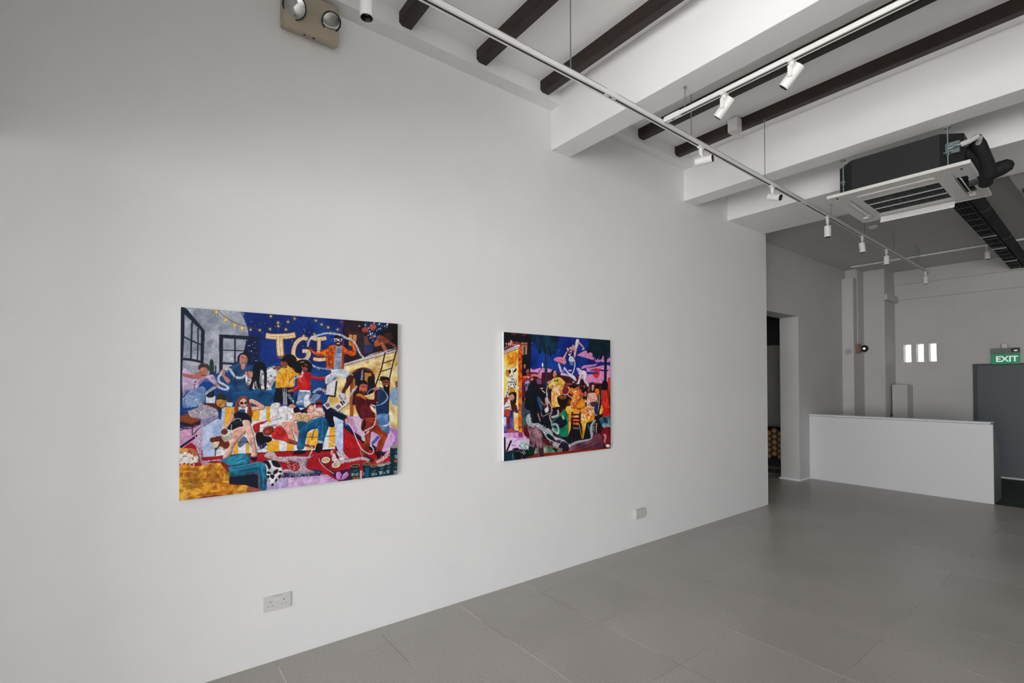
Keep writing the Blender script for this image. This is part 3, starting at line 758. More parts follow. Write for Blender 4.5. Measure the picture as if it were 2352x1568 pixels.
('p','d9d6dc',[542,589,562,565,630,535,715,515,729,597,788,658,788,785,715,791,516,786,522,624],0),
('p','e3a830',[542,607,552,568,569,583,559,612]),
('p','e3a830',[624,697,687,668,690,719,687,763,666,791,624,787]),
('p','e3a830',[755,668,791,662,791,785,751,786]),
('p','d0d4e0',[715,684,758,664,753,788,715,789]),
('p','d0d4e0',[607,721,626,715,624,787,607,786]),
('l','1c2038',[624,715,687,719],3.1),
('l','1c2038',[729,716,791,718],3.2),
('l','1c2038',[260,718,317,717],2.8),
('p','e0b040',[624,715,687,723,687,727,624,723],0.3),
('p','aebcdc',[780,599,791,625,791,778,841,812,841,631,825,627]),
('p','b8c6e4',[799,633,841,627,841,812,832,830,799,793]),
('p','c8d4ec',[778,595,843,624,841,635,795,633],0.9),
('b','cdd8ee 9cacd4',[799,633,841,627,841,812,832,830,799,793],16,18.5,0.5),
('s','8a3c24',[250,523,259,496,273,472,294,467,316,481,323,517,336,550,335,582,320,606,309,565,313,517,294,485,273,496,266,532,274,564,259,563,242,559]),
('b','a85030 6a2818',[250,523,273,472,316,481,336,550,327,598,313,517,273,496,266,556],16,14,0.6),
('s','dcae9c',[271,500,284,480,302,483,311,505,305,525,291,535,277,524]),
('e','16100f',[283.1,504.4,8.5,7.2]),
('e','16100f',[303.1,504.8,7.9,7.2]),
('l','b01c28',[286,525,296,526],3.2),
('s','d0a292',[320,489,330,483,349,490,374,506,399,525,393,542,364,547,336,548,334,536,367,531,341,510,323,505]),
('s','c89888',[233,555,245,539,252,559,242,602,218,640,205,652,194,643,211,617,228,590]),
('s','0e1424',[245,563,270,548,295,553,324,578,333,606,327,622,310,633,274,643,236,649,215,640,232,610,249,591]),
('s','204a80',[273,540,298,541,297,555,275,552]),
('s','d6a898',[236,657,260,639,295,633,310,653,296,680,274,703,247,744,236,779,219,797,195,807,199,780,215,754,226,719,239,689]),
('s','dcb0a0',[286,604,302,597,324,606,331,638,346,687,353,736,361,769,359,801,332,803,332,767,321,718,306,669,292,632]),
('b','c08a80 e8c4b4',[286,604,324,606,346,687,361,801,332,803,306,669],14,10.7,0.5),
('b','bb8478 e6beb0',[236,657,295,633,296,680,247,744,195,807,226,719],14,10.4,0.5),
('s','14142a',[330,807,359,809,361,821,347,830,332,821]),
('s','14284e',[296,688,324,734,332,751,310,725,275,747,267,722],0.6),
('l','d8dce4',[242,602,256,589,277,592,279,604],4.2,0.8),
('s','2a2038',[239,602,274,604,274,616,246,618]),
('e','6e3018',[201.1,657.2,15.5,15.6]),
('e','6e3018',[170.8,696.2,18.7,17.5]),
('e','6e3018',[147.3,696.7,13.4,13.5]),
('e','6e3018',[184.5,716.6,17.1,17.5]),
('e','6e3018',[208.4,726,17.3,23.5]),
('e','6e3018',[187.7,693.4,20.5,15.6]),
('b','8c4424 54200f',[137,683,205,687,226,727,205,757,171,747,137,709],20,10,0.6),
('s','d8c4a8',[149,710,178,708,174,731,164,742,148,729]),
('s','b0a090',[188,670,212,679,236,665,239,689,222,707,201,710,188,690],0.9),
('g','ffffff e0d4c8',[188,670,212,679,236,665,239,689,222,707,201,710],50,2),
('l','c8d4e0',[235,618,232,649,229,665],5.6,0.7),
('s','b01a20',[338,635,357,619,397,609,419,606,393,621,375,640,371,665,350,671]),
('s','b8242a',[435,676,465,641,496,651,519,694,512,714,477,720,439,709]),
('b','d83a38 8a1018',[435,676,465,641,496,651,519,694,477,720],16,15.1,0.6),
('s','8a3424',[388,666,405,638,431,635,446,652,439,677,420,692,397,686]),
('e','c8643c',[414.1,669,12.8,8.2],0.7),
('s','100e18',[353,680,383,669,397,690,431,701,435,721,416,732,398,760,376,762,361,737]),
('l','2c3a86',[368,729,383,763],5.2,0.8),
('l','2c3a86',[401,723,416,749],4.5,0.8),
('g','e8ecf6 8890d0',[365,745,413,732,413,769,365,769],30,2.9),
('s','c4262c',[465,645,504,664,523,715,523,740,496,725,450,714,442,685]),
('b','e04848 901418',[442,644,522,665,523,736,450,714],14,15.2,0.6),
('l','e0a898',[375,636,405,626,438,631],9.6,0.9),
('s','e0dcdc',[427,528,445,508,476,509,476,529,472,571,488,596,465,604,431,606,427,569]),
('s','e4e0e0',[472,536,519,531,519,606,496,597,476,567]),
('b','c8c0c8 f0ecec',[427,528,476,509,519,531,519,606,431,606],16,15.1,0.5),
('s','d6cccc',[375,628,397,625,438,623,473,616,522,614,522,631,488,642,435,639,382,649]),
('s','cc9888',[488,621,522,623,522,681,512,672]),
('s','d29c8c',[522,624,542,618,573,634,579,670,583,698,580,730,563,697,542,661,566,740,556,732,523,702]),
('b','e8bcae b87c70',[522,624,556,618,579,670,580,730,542,696,523,702],14,10,0.5),
('s','e2dedf',[522,543,542,536,555,544,552,590,542,611,522,599]),
('s','8c4440',[523,716,543,724,590,745,634,759,669,769,669,780,655,786,638,774,590,763,543,749,523,741]),
('s','10142c',[552,540,572,533,589,555,583,573,555,565]),
('s','161020',[589,555,623,538,644,521,665,518,634,568,606,570,569,573]),
('s','d9a890',[549,608,562,572,589,566,610,578,641,575,679,576,715,574,729,586,715,600,669,602,638,626,589,616,556,618]),
('s','c9a878',[576,584,603,581,637,600,634,626,589,616,572,605]),
('g','8a6a4a e8d8b0',[576,584,603,581,637,600,634,626,589,616],36,3.1),
('s','dcae9c',[624,556,634,531,658,527,672,543,665,565,641,573]),
('l','6a2a20',[630,551,639,548],2.4),
('l','a03030',[632,563,639,565],2.8),
('s','d8a898',[665,529,676,521,686,555,726,574,729,589,715,585,676,565]),
('s','16506c',[569,623,589,618,624,629,603,649,583,677,576,648]),
('s','6c3c30',[674,507,686,496,711,498,717,515,708,526,683,525]),
('s','141016',[672,514,693,511,715,519,708,528,693,529,676,521]),
('s','c0202c',[683,527,709,528,709,541,686,542]),
('s','d4ccd0',[686,542,715,545,718,574,683,555]),
('s','0e1630',[715,533,744,534,780,558,802,573,862,605,858,628,825,619,780,599,788,658,751,657,729,611,729,574]),
('s','d09a88',[853,616,868,617,870,647,858,654,851,631]),
('s','125a86',[638,622,679,606,722,600,744,623,753,649,744,686,729,722,719,765,690,752,690,719,687,668,634,683,621,722,607,782,573,776,576,734,590,663]),
('b','1f74a0 0b4468 3488b0 0d4c74',[638,622,679,606,722,600,744,623,753,649,744,686,719,765,690,752,687,668,634,683,607,782,573,776,590,663],44,17.4,0.6),
('s','10101c',[550,803,576,787,610,794,621,809,590,813,553,810]),
('s','10101c',[673,798,687,756,715,761,715,794,701,812,680,810]),
('d','d4d8e4 ffffff',[690,745,705,750,722,749],14.2,0.7,30),
('l','e8e0d8',[645,771,648,757,659,743,676,737,687,741],7.7,0.5),
('l','dcc8cc',[654,772,655,797,645,818,635,839],9.1,0.85),
('l','e8e0e4',[755,746,773,762,799,778],9.5,0.6),
('p','d8d0d0',[718,526,751,503,773,535,744,556]),
('p','d8d0d0',[780,537,817,514,839,544,806,571]),
('p','d8d0d0',[813,514,839,495,870,526,847,548]),
('p','6a5c70',[729,526,749,514,762,533,744,543]),
('p','6a5c70',[791,539,813,525,828,542,808,557]),
('p','201c24',[819,510,828,506,843,529,836,533]),
('p','201c24',[832,506,841,503,853,518,845,522]),
('l','2a2430',[744,556,787,573],2.2),
('l','4a4450',[806,573,892,511],3),
('s','7a1420',[687,843,715,824,788,837,862,858,840,894,788,930,730,891],0.55),
('p','b0161a',[694,880,788,956,795,986,781,977,701,914]),
('p','4a1838',[715,886,788,934,889,929,885,1000,825,1001,788,971]),
('l','f0e0e0',[694,844,705,874,737,910,784,948],3.2),
('s','c08ac8',[799,946,821,941,836,961,862,945,877,965,858,986,832,994,803,983]),
('l','241a30',[825,982,840,954,862,926],6),
('e','d8ccc4',[735.8,860.3,26.1,19.1]),
('e','c0a890',[735.8,860.3,18.1,12.5]),
('g','c87830 d8c040 88a040 e8e0d0',[721,852,750,854,750,870,721,867],26,2.9),
('e','d8ccc4',[797.7,895.5,26.8,19.3]),
('e','c0a890',[797.7,895.5,18.5,12.6]),
('g','c87830 d8c040 88a040 e8e0d0',[783,887,812,889,812,905,783,902],26,2.9),
('p','1a1a34',[795,804,802,786,808,850,799,849]),
('s','d8d0d8',[773,843,784,822,795,838,802,868,788,878,773,865],0.9),
('p','d4c8cc',[762,805,780,803,780,836,766,835],0.7),
('s','e4d8dc',[814,858,836,852,851,869,828,874]),
('d','c8b8c0 ffffff e8e0e4',[788,856,821,881,858,877,915,874,966,871,1009,890],18.4,0.8,24),
('s','c8bcc8',[836,811,858,843,877,863,832,859,802,831,802,808],0.8),
('g','ffffff d8d0dc',[836,811,858,843,877,863,832,859,802,831],60,2.3),
('d','c0b0b8 ffffff e8e0e4',[1054,906,1099,887,1132,858,1149,812],24.4,0.75,24),
('p','12323e',[1149,812,1212,816,1212,1017,1148,1010]),
('p','1c4450',[1183,814,1199,815,1199,1015,1183,1014],0.7),
('e','b8a890',[1180.2,814,32.1,10.4]),
('e','8c8a90',[1180.2,814,28.6,7.6]),
('p','12323e',[1111,917,1152,921,1152,1010,1111,1006]),
('p','1c4450',[1134,919,1144,920,1144,1009,1133,1008],0.7),
('e','b8a890',[1131.6,919.2,21,10.3]),
('e','78889a',[1131.6,919.2,17.6,7.5]),
('p','12323e',[1058,924,1115,929,1115,1014,1057,1008]),
('p','1c4450',[1089,927,1103,928,1103,1013,1089,1011],0.7),
('e','b8a890',[1086.1,926.7,28.9,10.2]),
('e','a0a0a4',[1086.1,926.7,25.6,7.4]),
('p','12323e',[966,906,1017,911,1017,1007,966,1001]),
('p','1c4450',[994,908,1007,910,1007,1006,994,1005],0.7),
('e','b8a890',[991.5,908.1,26,10]),
('e','6a3a22',[991.5,908.1,22.7,7.3]),
('p','12323e',[1011,922,1060,926,1059,1008,1011,1003]),
('p','1c4450',[1038,924,1050,925,1050,1007,1038,1006],0.7),
('e','b8a890',[1035.4,923.8,24.3,10.1]),
('e','8a4220',[1035.4,923.8,21.1,7.4]),
('p','12323e',[885,909,946,915,946,1007,885,1000]),
('p','1c4450',[919,913,934,914,934,1006,918,1004],0.7),
('e','b8a890',[915.4,912.4,31.1,9.9]),
('e','4a2a1c',[915.4,912.4,28,7.2]),
('p','d09aa0',[946,946,963,948,960,1005,946,1003]),
('p','1a6a94',[982,930,1005,933,1001,1002,978,999],0.6),
('g','b06a28 c88838',[896,982,939,985,939,1004,896,1001],40,2.7),
('g','b06a28 c88838',[1178,902,1203,904,1203,920,1178,918],20,2.6),
('l','d8e4e4',[893,959,893,973,893,959,899,959,900,961,899,966,893,966,899,966,900,970,899,974,893,973],2.7,1,None,False),
('l','d8e4e4',[909,960,902,959,902,974,909,974,902,974,902,966,908,967],2.7,1,None,False),
('l','d8e4e4',[912,974,915,960,918,975,917,969,913,969],2.7,1,None,False),
('l','d8e4e4',[921,975,921,960,928,976,928,961],2.7,1,None,False),
('l','d8e4e4',[931,961,937,962,931,975,937,976],2.7,1,None,False),
('l','d8e4e4',[1023,971,1023,987,1023,971,1031,972,1032,974,1031,979,1023,979,1031,980,1032,984,1031,987,1023,987],2.8,1,None,False),
('l','d8e4e4',[1045,973,1036,972,1036,987,1044,988,1036,987,1036,979,1043,980],2.8,1,None,False),
('l','d8e4e4',[1048,988,1053,973,1057,989,1055,982,1051,982],2.8,1,None,False),
('l','d8e4e4',[1074,967,1074,985,1074,967,1082,968,1084,970,1082,976,1074,976,1082,977,1084,981,1082,986,1074,985],3.3,1,None,False),
('l','d8e4e4',[1099,968,1088,967,1088,985,1099,986,1088,985,1088,976,1097,977],3.3,1,None,False),
('l','d8e4e4',[1103,986,1108,969,1113,987,1111,980,1106,979],3.3,1,None,False),
('l','d8e4e4',[1123,964,1123,981,1123,964,1132,965,1133,967,1132,972,1123,972,1132,973,1133,978,1132,982,1123,981],2.9,1,None,False),
('l','d8e4e4',[1147,965,1137,964,1137,982,1147,983,1137,982,1137,973,1145,974],2.9,1,None,False),
('l','d8e4e4',[1174,973,1174,992,1174,973,1184,974,1185,977,1184,983,1174,983,1184,983,1186,988,1184,993,1174,992],3,1,None,False),
('l','d8e4e4',[1201,975,1190,974,1190,993,1201,994,1190,993,1190,983,1199,984],3,1,None,False),
('l','d8e4e4',[1181,872,1181,890,1181,872,1190,873,1192,876,1190,881,1181,881,1190,882,1192,887,1190,891,1181,890],3,1,None,False),
('l','d8e4e4',[1207,873,1197,872,1196,891,1207,892,1196,891,1197,882,1205,882],3,1,None,False),
('l','d8e4e4',[968,963,976,964,968,978,976,979],2.8,1,None,False),
('l','9ab0b4',[902,945,925,944],3.5,0.7),
('l','9ab0b4',[1027,960,1051,959],3.6,0.7),
('l','9ab0b4',[1078,951,1103,951],3.7,0.7),
('l','9ab0b4',[1127,946,1152,946],3.8,0.7),
('l','9ab0b4',[1177,953,1202,953],3.8,0.7),
('l','9ab0b4',[1184,850,1210,849],3.8,0.7),
('p','d49a3c',[-2,730,37,731,40,752,-2,752]),
('s','b86a4c',[34,740,49,732,72,747,85,771,89,809,82,816,69,784,63,769,61,789,56,783,53,757]),
('p','9a1024',[-2,804,86,812,95,832,-2,827]),
('p','d8ccd4',[6,807,13,808,12,826,6,826]),
('p','d8ccd4',[25,809,32,809,31,828,25,827]),
('p','d8ccd4',[42,810,50,811,49,830,42,829]),
('p','d8ccd4',[60,812,67,813,66,831,60,831]),
('e','e4ddd6',[8.5,764.3,11.4,11.2]),
('e','e4ddd6',[24.2,760,11.5,11.3]),
('e','e4ddd6',[40.2,766.9,11.5,11.3]),
('e','e4ddd6',[5.5,782.7,11.4,11.2]),
('e','e4ddd6',[24.4,784.4,11.5,11.2]),
('e','e4ddd6',[43.5,784.1,11.6,11.3]),
('e','e4ddd6',[15.1,798.5,11.4,11.2]),
('e','e4ddd6',[34.1,800.2,11.5,11.3]),
('e','e4ddd6',[53.2,801.9,11.6,11.3]),
('e','e4ddd6',[72.4,784.7,11.7,11.4]),
('e','e4ddd6',[69.3,799.6,11.7,11.4]),
('e','e4ddd6',[49.8,775.2,11.6,11.3]),
('e','e4ddd6',[2.5,797.4,11.3,11.2]),
('b','f4efe8 c4b8b0 b8a898',[-1,752,46,760,79,781,76,808,-1,805],50,4.4,0.6),
('s','156a86',[185,810,212,797,261,785,303,784,321,798,329,835,289,843,226,841,202,819]),
('b','2f90ac 0e4c66 4aa8c0',[185,810,212,797,303,784,329,835,226,841],26,17.1,0.6),
('s','13607c',[220,852,258,844,311,841,376,835,406,854,411,895,410,976,403,999,380,993,369,967,369,907,340,896,276,905,227,904]),
('b','2486a4 0c4058 3c9cb8 0f5068',[220,852,311,841,376,835,409,874,410,992,380,989,369,907,276,905,227,904],44,17.3,0.6),
('p','0c1e30',[227,904,276,905,347,900,367,911,366,983,311,960,227,939]),
('l','9ad0dc',[258,852,311,847,365,836],2.8,0.6),
('s','e0a02c',[-2,825,73,830,115,827,145,818,178,821,206,839,227,876,227,939,269,951,315,961,313,1000,207,995,106,993,0,1002]),
('b','f0c050 c87814 f4cc68 a85a10 8a4410',[-2,825,115,827,178,821,227,876,227,939,315,961,313,1000,106,993,0,1002],150,15.7,0.6),
('l','7a3a10',[10,891,73,917,139,917,206,936,262,951],3.2,0.7),
('l','8a4410',[155,842,172,878,186,911],4,0.5),
('s','7a2c1c',[185,822,206,831,225,872,220,875,192,838]),
('s','9c1824',[128,812,151,809,182,815,172,822,138,819]),
('l','38280e',[33,841,40,831,51,836,47,846,37,846,33,841],1.6,0.85),
('e','5a4a20',[42.3,838.6,2.9,2.6],0.8),
('l','38280e',[66,846,74,836,84,842,81,851,70,851,66,846],1.6,0.85),
('e','5a4a20',[76.1,843.7,2.9,2.7],0.8),
('l','38280e',[122,851,130,841,140,847,136,857,126,856,122,851],1.7,0.85),
('e','5a4a20',[131.7,849.2,3,2.7],0.8),
('l','38280e',[60,873,68,864,78,869,74,879,64,878,60,873],1.6,0.85),
('e','5a4a20',[69.8,871.5,2.9,2.6],0.8),
('l','38280e',[-3,867,4,857,14,863,11,872,1,872,-3,867],1.6,0.85),
('e','5a4a20',[6.2,864.8,2.8,2.6],0.8),
('l','38280e',[22,875,30,865,40,871,36,880,26,880,22,875],1.6,0.85),
('e','5a4a20',[31.5,873.1,2.9,2.6],0.8),
('l','38280e',[122,890,130,880,141,885,137,895,126,895,122,890],1.7,0.85),
('e','5a4a20',[132,887.6,3,2.7],0.8),
('l','38280e',[70,903,78,893,88,899,84,908,74,908,70,903],1.6,0.85),
('e','5a4a20',[79.8,900.9,2.9,2.7],0.8),
('l','38280e',[35,901,42,891,53,897,49,906,39,906,35,901],1.6,0.85),
('e','5a4a20',[44.4,898.9,2.9,2.6],0.8),
('l','38280e',[159,895,167,885,178,891,174,901,163,900,159,895],1.7,0.85),
('e','5a4a20',[168.8,893.4,3,2.7],0.8),
('l','38280e',[179,917,187,907,198,913,194,922,183,922,179,917],1.7,0.85),
('e','5a4a20',[189.2,915,3.1,2.7],0.8),
('l','38280e',[206,877,214,867,225,873,221,883,210,882,206,877],1.7,0.85),
('e','5a4a20',[216.3,875.1,3.1,2.7],0.8),
('l','38280e',[203,916,211,906,222,912,218,921,207,921,203,916],1.7,0.85),
('e','5a4a20',[213.1,913.7,3.1,2.7],0.8),
('l','38280e',[16,914,24,904,34,910,30,919,20,919,16,914],1.6,0.85),
('e','5a4a20',[25.5,911.7,2.9,2.6],0.8),
('l','38280e',[51,944,59,934,69,940,65,949,55,949,51,944],1.6,0.85),
('e','5a4a20',[60.8,942.1,2.9,2.6],0.8),
('l','38280e',[1,949,8,940,18,945,15,954,4,954,1,949],1.6,0.85),
('e','5a4a20',[10.1,947.2,2.8,2.6],0.8),
('l','38280e',[32,972,40,962,50,968,46,977,36,977,32,972],1.6,0.85),
('e','5a4a20',[41.8,969.8,2.9,2.6],0.8),
('l','38280e',[86,933,94,923,105,929,101,939,90,938,86,933],1.6,0.85),
('e','5a4a20',[96.2,931.2,3,2.7],0.8),
('l','38280e',[119,979,127,969,138,975,134,985,123,984,119,979],1.7,0.85),
('e','5a4a20',[129.4,977.1,3,2.7],0.8),
('l','38280e',[146,994,154,984,165,990,161,1000,150,999,146,994],1.7,0.85),
('e','5a4a20',[156.1,992,3,2.7],0.8),
('l','38280e',[149,956,157,946,168,952,164,961,153,961,149,956],1.7,0.85),
('e','5a4a20',[159.1,954,3,2.7],0.8),
('l','38280e',[220,996,229,986,240,992,236,1001,225,1001,220,996],1.7,0.85),
('e','5a4a20',[230.8,993.8,3.1,2.7],0.8),
('l','38280e',[248,960,256,950,267,956,263,966,252,965,248,960],1.8,0.85),
('e','5a4a20',[258.3,958.1,3.2,2.8],0.8),
('l','38280e',[97,987,104,978,115,984,111,993,101,992,97,987],1.6,0.85),
('e','5a4a20',[106.4,985.6,3,2.7],0.8),
('l','38280e',[106,909,114,899,124,905,120,914,110,914,106,909],1.6,0.85),
('e','5a4a20',[115.7,906.8,3,2.7],0.8),
('l','38280e',[148,833,156,823,167,828,163,838,152,838,148,833],1.7,0.85),
('e','5a4a20',[158.3,830.6,3,2.7],0.8),
('l','c88420',[271,956,268,995],1.8,0.7),
('l','c88420',[277,956,275,995],1.8,0.7),
('l','c88420',[283,957,281,996],1.8,0.7),
('l','c88420',[290,958,287,997],1.8,0.7),
('l','c88420',[296,959,294,998],1.8,0.7),
('l','c88420',[302,959,300,999],1.8,0.7),
('l','c88420',[309,960,307,999],1.8,0.7),
('s','9a5a48',[315,967,347,977,384,995,377,1004,315,1001]),
('s','e4e2e6',[398,837,432,832,470,847,493,887,497,916,474,938,459,957,455,977,440,980,429,970,428,942,412,932,409,874]),
('s','14121c',[391,836,417,834,432,869,421,880,411,858]),
('s','14121c',[436,834,466,843,485,874,474,877,451,870,439,853]),
('s','14121c',[447,895,470,887,466,905,447,915]),
('s','14121c',[415,893,432,901,428,909,413,905]),
('s','14121c',[432,913,451,920,444,939,428,925]),
('s','14121c',[470,926,485,919,478,943]),
('s','14121c',[455,945,466,942,459,961]),
('s','14121c',[434,967,447,966,446,978,436,977]),
('s','14121c',[474,897,489,899,489,907,478,908]),
('s','14121c',[412,915,425,921,421,933,412,928]),
('d','c8d0de ffffff e8ecf4',[202,324,220,317,236,338,254,362,279,365,301,351],12.8,0.85,22),
('d','c8d0de ffffff e8ecf4',[187,338,172,363,175,387,196,401,215,415,212,429,190,425,172,415],12.1,0.85,22),
('d','b8c8d8 ffffff e8ecf4',[157,414,134,431,113,452],13.7,0.7,22),
('d','c0c8da ffffff',[408,314,438,302,448,298],8.6,0.7,26),
('d','c8d4ea ffffff',[522,398,547,378,573,357,595,350,602,322],9.5,0.5,26),
('l','f0ece8',[597,322,599,350,586,367,594,391],5.2,0.8),
('d','9ab4dc ffffff',[522,459,541,493,567,507,606,501,645,488],13.9,0.55,24),
('s','1c1828',[555,501,565,469,570,472,565,505,559,519,552,515]),
('s','c8907c',[525,525,542,517,559,524,562,537,542,540,529,539]),
('e','14100f',[649,295.2,7.4,7.7],0.9),
('e','14100f',[647.7,303.6,7.3,7.7],0.9),
('e','14100f',[643.7,307.5,7.3,7.7],0.9),
('e','14100f',[637.5,307.6,7.3,7.7],0.9),
('e','14100f',[629.2,307.8,7.3,7.6],0.9),
('e','14100f',[619.5,307.9,7.3,7.6],0.9),
('e','14100f',[608.8,308.1,7.2,7.6],0.9),
('e','14100f',[597.9,308.3,7.2,7.6],0.9),
('e','14100f',[587.4,308.5,7.2,7.6],0.9),
('e','14100f',[577.8,308.7,7.1,7.6],0.9),
('e','14100f',[569.8,308.8,7.1,7.5],0.9),
('e','14100f',[563.7,308.9,7.1,7.5],0.9),
('e','14100f',[559.9,305.2,7.1,7.5],0.9),
('e','14100f',[558.5,297,7.1,7.5],0.9),
('e','14100f',[559.8,288.8,7.1,7.5],0.9),
('e','14100f',[563.6,281,7.1,7.5],0.9),
('e','14100f',[569.7,274,7.1,7.6],0.9),
('e','14100f',[577.7,268.3,7.2,7.6],0.9),
('e','14100f',[587.3,264.2,7.2,7.6],0.9),
('e','14100f',[597.9,261.9,7.2,7.6],0.9),
('e','14100f',[608.8,261.7,7.2,7.6],0.9),
('e','14100f',[619.4,263.4,7.3,7.6],0.9),
('e','14100f',[629.1,267,7.3,7.6],0.9),
('e','14100f',[637.4,272.4,7.3,7.7],0.9),
('e','14100f',[643.7,279.1,7.3,7.7],0.9),
('e','14100f',[647.6,286.9,7.3,7.7],0.9),
('e','120e14',[494.5,262.7,8.3,8.9],0.9),
('e','120e14',[496.1,256.8,8.3,8.9],0.9),
('e','120e14',[498.7,251.4,8.3,8.9],0.9),
('e','120e14',[502.4,246.4,8.3,8.9],0.9),
('e','120e14',[506.9,242.2,8.3,8.9],0.9),
('e','120e14',[512.2,238.9,8.3,8.9],0.9),
('e','120e14',[518,236.5,8.3,8.9],0.9),
('e','120e14',[524.2,235.3,8.4,8.9],0.9),
('e','120e14',[530.4,235.1,8.4,9],0.9),
('e','120e14',[536.6,236.2,8.4,9],0.9),
('e','120e14',[542.4,238.3,8.4,9],0.9),
('e','120e14',[547.7,241.4,8.4,9],0.9),
('e','120e14',[552.3,245.5,8.5,9],0.9),
('e','120e14',[555.9,250.4,8.5,9],0.9),
('e','120e14',[558.5,255.8,8.5,9],0.9),
('e','120e14',[560,261.7,8.5,9],0.9),
('s','9a4a3c',[596,305,600,289,615,283,628,290,630,304,621,323,606,322],1),
('s','18100f',[598,288,608,283,615,289,613,299,603,300],1),
('s','18100f',[618,290,626,290,631,296,628,304,620,303],1),
('l','5a1a1e',[607,314,615,316],3),
('l','d88a78',[602,308,606,315],2.3,0.6),
('l','0c0c14',[343,336,340,386,327,429],3.2),
('l','0c0c14',[353,351,356,401,353,437],3.2),
('l','0c0c14',[379,350,376,404,379,437],3.3),
('l','0c0c14',[402,357,395,394,402,437],3.3),
('l','0f2a4a',[223,327,230,369,245,418],3.7,0.6),
('l','0f2a4a',[304,315,314,358,305,419],3.8,0.6),
('l','0f2a4a',[254,316,251,380,261,457],3.7,0.6),
('l','b8701a',[476,335,496,368,493,416],4.1,0.6),
('l','b8701a',[510,316,527,356,524,412],4.2,0.6),
('l','7c2a08',[658,188,692,201,726,196],4.4,0.6),
('l','7c2a08',[753,184,750,242,753,291],4.5,0.6),
('l','7c2a08',[838,188,842,239,835,290],4.7,0.6),
('l','7c2a08',[889,164,900,186,889,212],4.8,0.6),
('l','7c0c10',[586,364,589,398,586,432],3.9,0.6),
('l','7c0c10',[618,346,628,381,628,429],4,0.6),
('l','7c0c10',[658,363,692,368,719,370],4,0.6),
('l','0a3c5c',[652,652,634,680,610,707,597,757],5.6,0.55),
('l','0a3c5c',[701,625,687,653,666,682,655,732],5.7,0.55),
('l','0a3c5c',[726,619,729,656,729,700,719,751],5.8,0.55),
('l','5aa4c4',[665,620,634,636,617,679],3.5,0.5),
('l','5aa4c4',[715,622,715,670,708,728],3.6,0.5),
('l','8cc8d4',[261,832,289,819,314,805],3.2,0.5),
('l','8cc8d4',[247,870,297,863,347,856],3.2,0.5),
('l','8cc8d4',[383,868,395,918,391,974],3.3,0.5),
('l','073a50',[275,877,311,877,347,872],4.6,0.6),
('l','073a50',[376,875,380,924,377,972],4.8,0.6),
('l','073a50',[261,821,282,811,303,812],4.6,0.6),
('l','38060f',[927,497,931,551,947,613],6.2,0.6),
('l','38060f',[962,497,978,552,994,607],6.3,0.6),
('l','38060f',[1006,522,1026,542,1046,554],6.4,0.6),
('l','5c1c08',[994,645,1042,671,1091,721],6.4,0.6),
('l','5c1c08',[1091,760,1078,799,1066,837],6.6,0.6),
('l','5c1c08',[978,699,990,761,978,830],6.3,0.6),
('l','c86434',[986,630,1042,648,1099,698],3.6,0.6),
('l','c86434',[1115,738,1099,784],3.7,0.6),
('l','f4d4c8',[295,613,310,645,324,702],3.2,0.5),
('l','f4d4c8',[253,650,274,635],3.2,0.5),
('l','f4d4c8',[219,789,247,737,274,691],3.1,0.5),
('l','9c6458',[342,671,350,728,354,793],2.9,0.5),
('l','9c6458',[295,668,274,691,250,729],2.9,0.5),
('l','c8683c',[256,500,259,540,252,563],2.5,0.6),
('l','c8683c',[320,505,331,550,327,586],2.5,0.6),
('l','c8683c',[266,488,266,524],2.5,0.6),
('l','4c160c',[263,496,256,547],2.5,0.6),
('l','4c160c',[312,485,323,533,324,574],2.5,0.6),
('l','a4520c',[15,840,54,840,83,861],5.1,0.55),
('l','a4520c',[10,929,61,931,106,955],5.1,0.55),
('l','a4520c',[132,832,158,861,186,922],5.3,0.55),
('l','a4520c',[74,981,126,981,186,980],5.2,0.55),
('l','a4520c',[112,842,125,873,122,904],5.3,0.55),
('l','fcd880',[22,852,60,852],3.2,0.6),
('l','fcd880',[145,852,172,874,186,903],3.4,0.6),
('l','fcd880',[29,950,80,948,126,969],3.2,0.6),
('l','7a0c14',[439,668,473,678],3.8,0.6),
('l','7a0c14',[457,645,488,671,512,702],3.8,0.6),
('l','8c5044',[273,277,280,275],1.6,0.6),
('l','8c5044',[285,277,293,275],1.6,0.6),
('l','b07c6c',[293,505,291,519],1.8,0.7),
('s','b88878',[302,497,309,509,305,525,296,533,304,517],0.6),
('l','8c4c40',[639,553,644,564],2.1,0.6),
('s','5c2c1c',[613,567,623,538,644,521,665,518,641,530,629,553,624,575],0.9)]
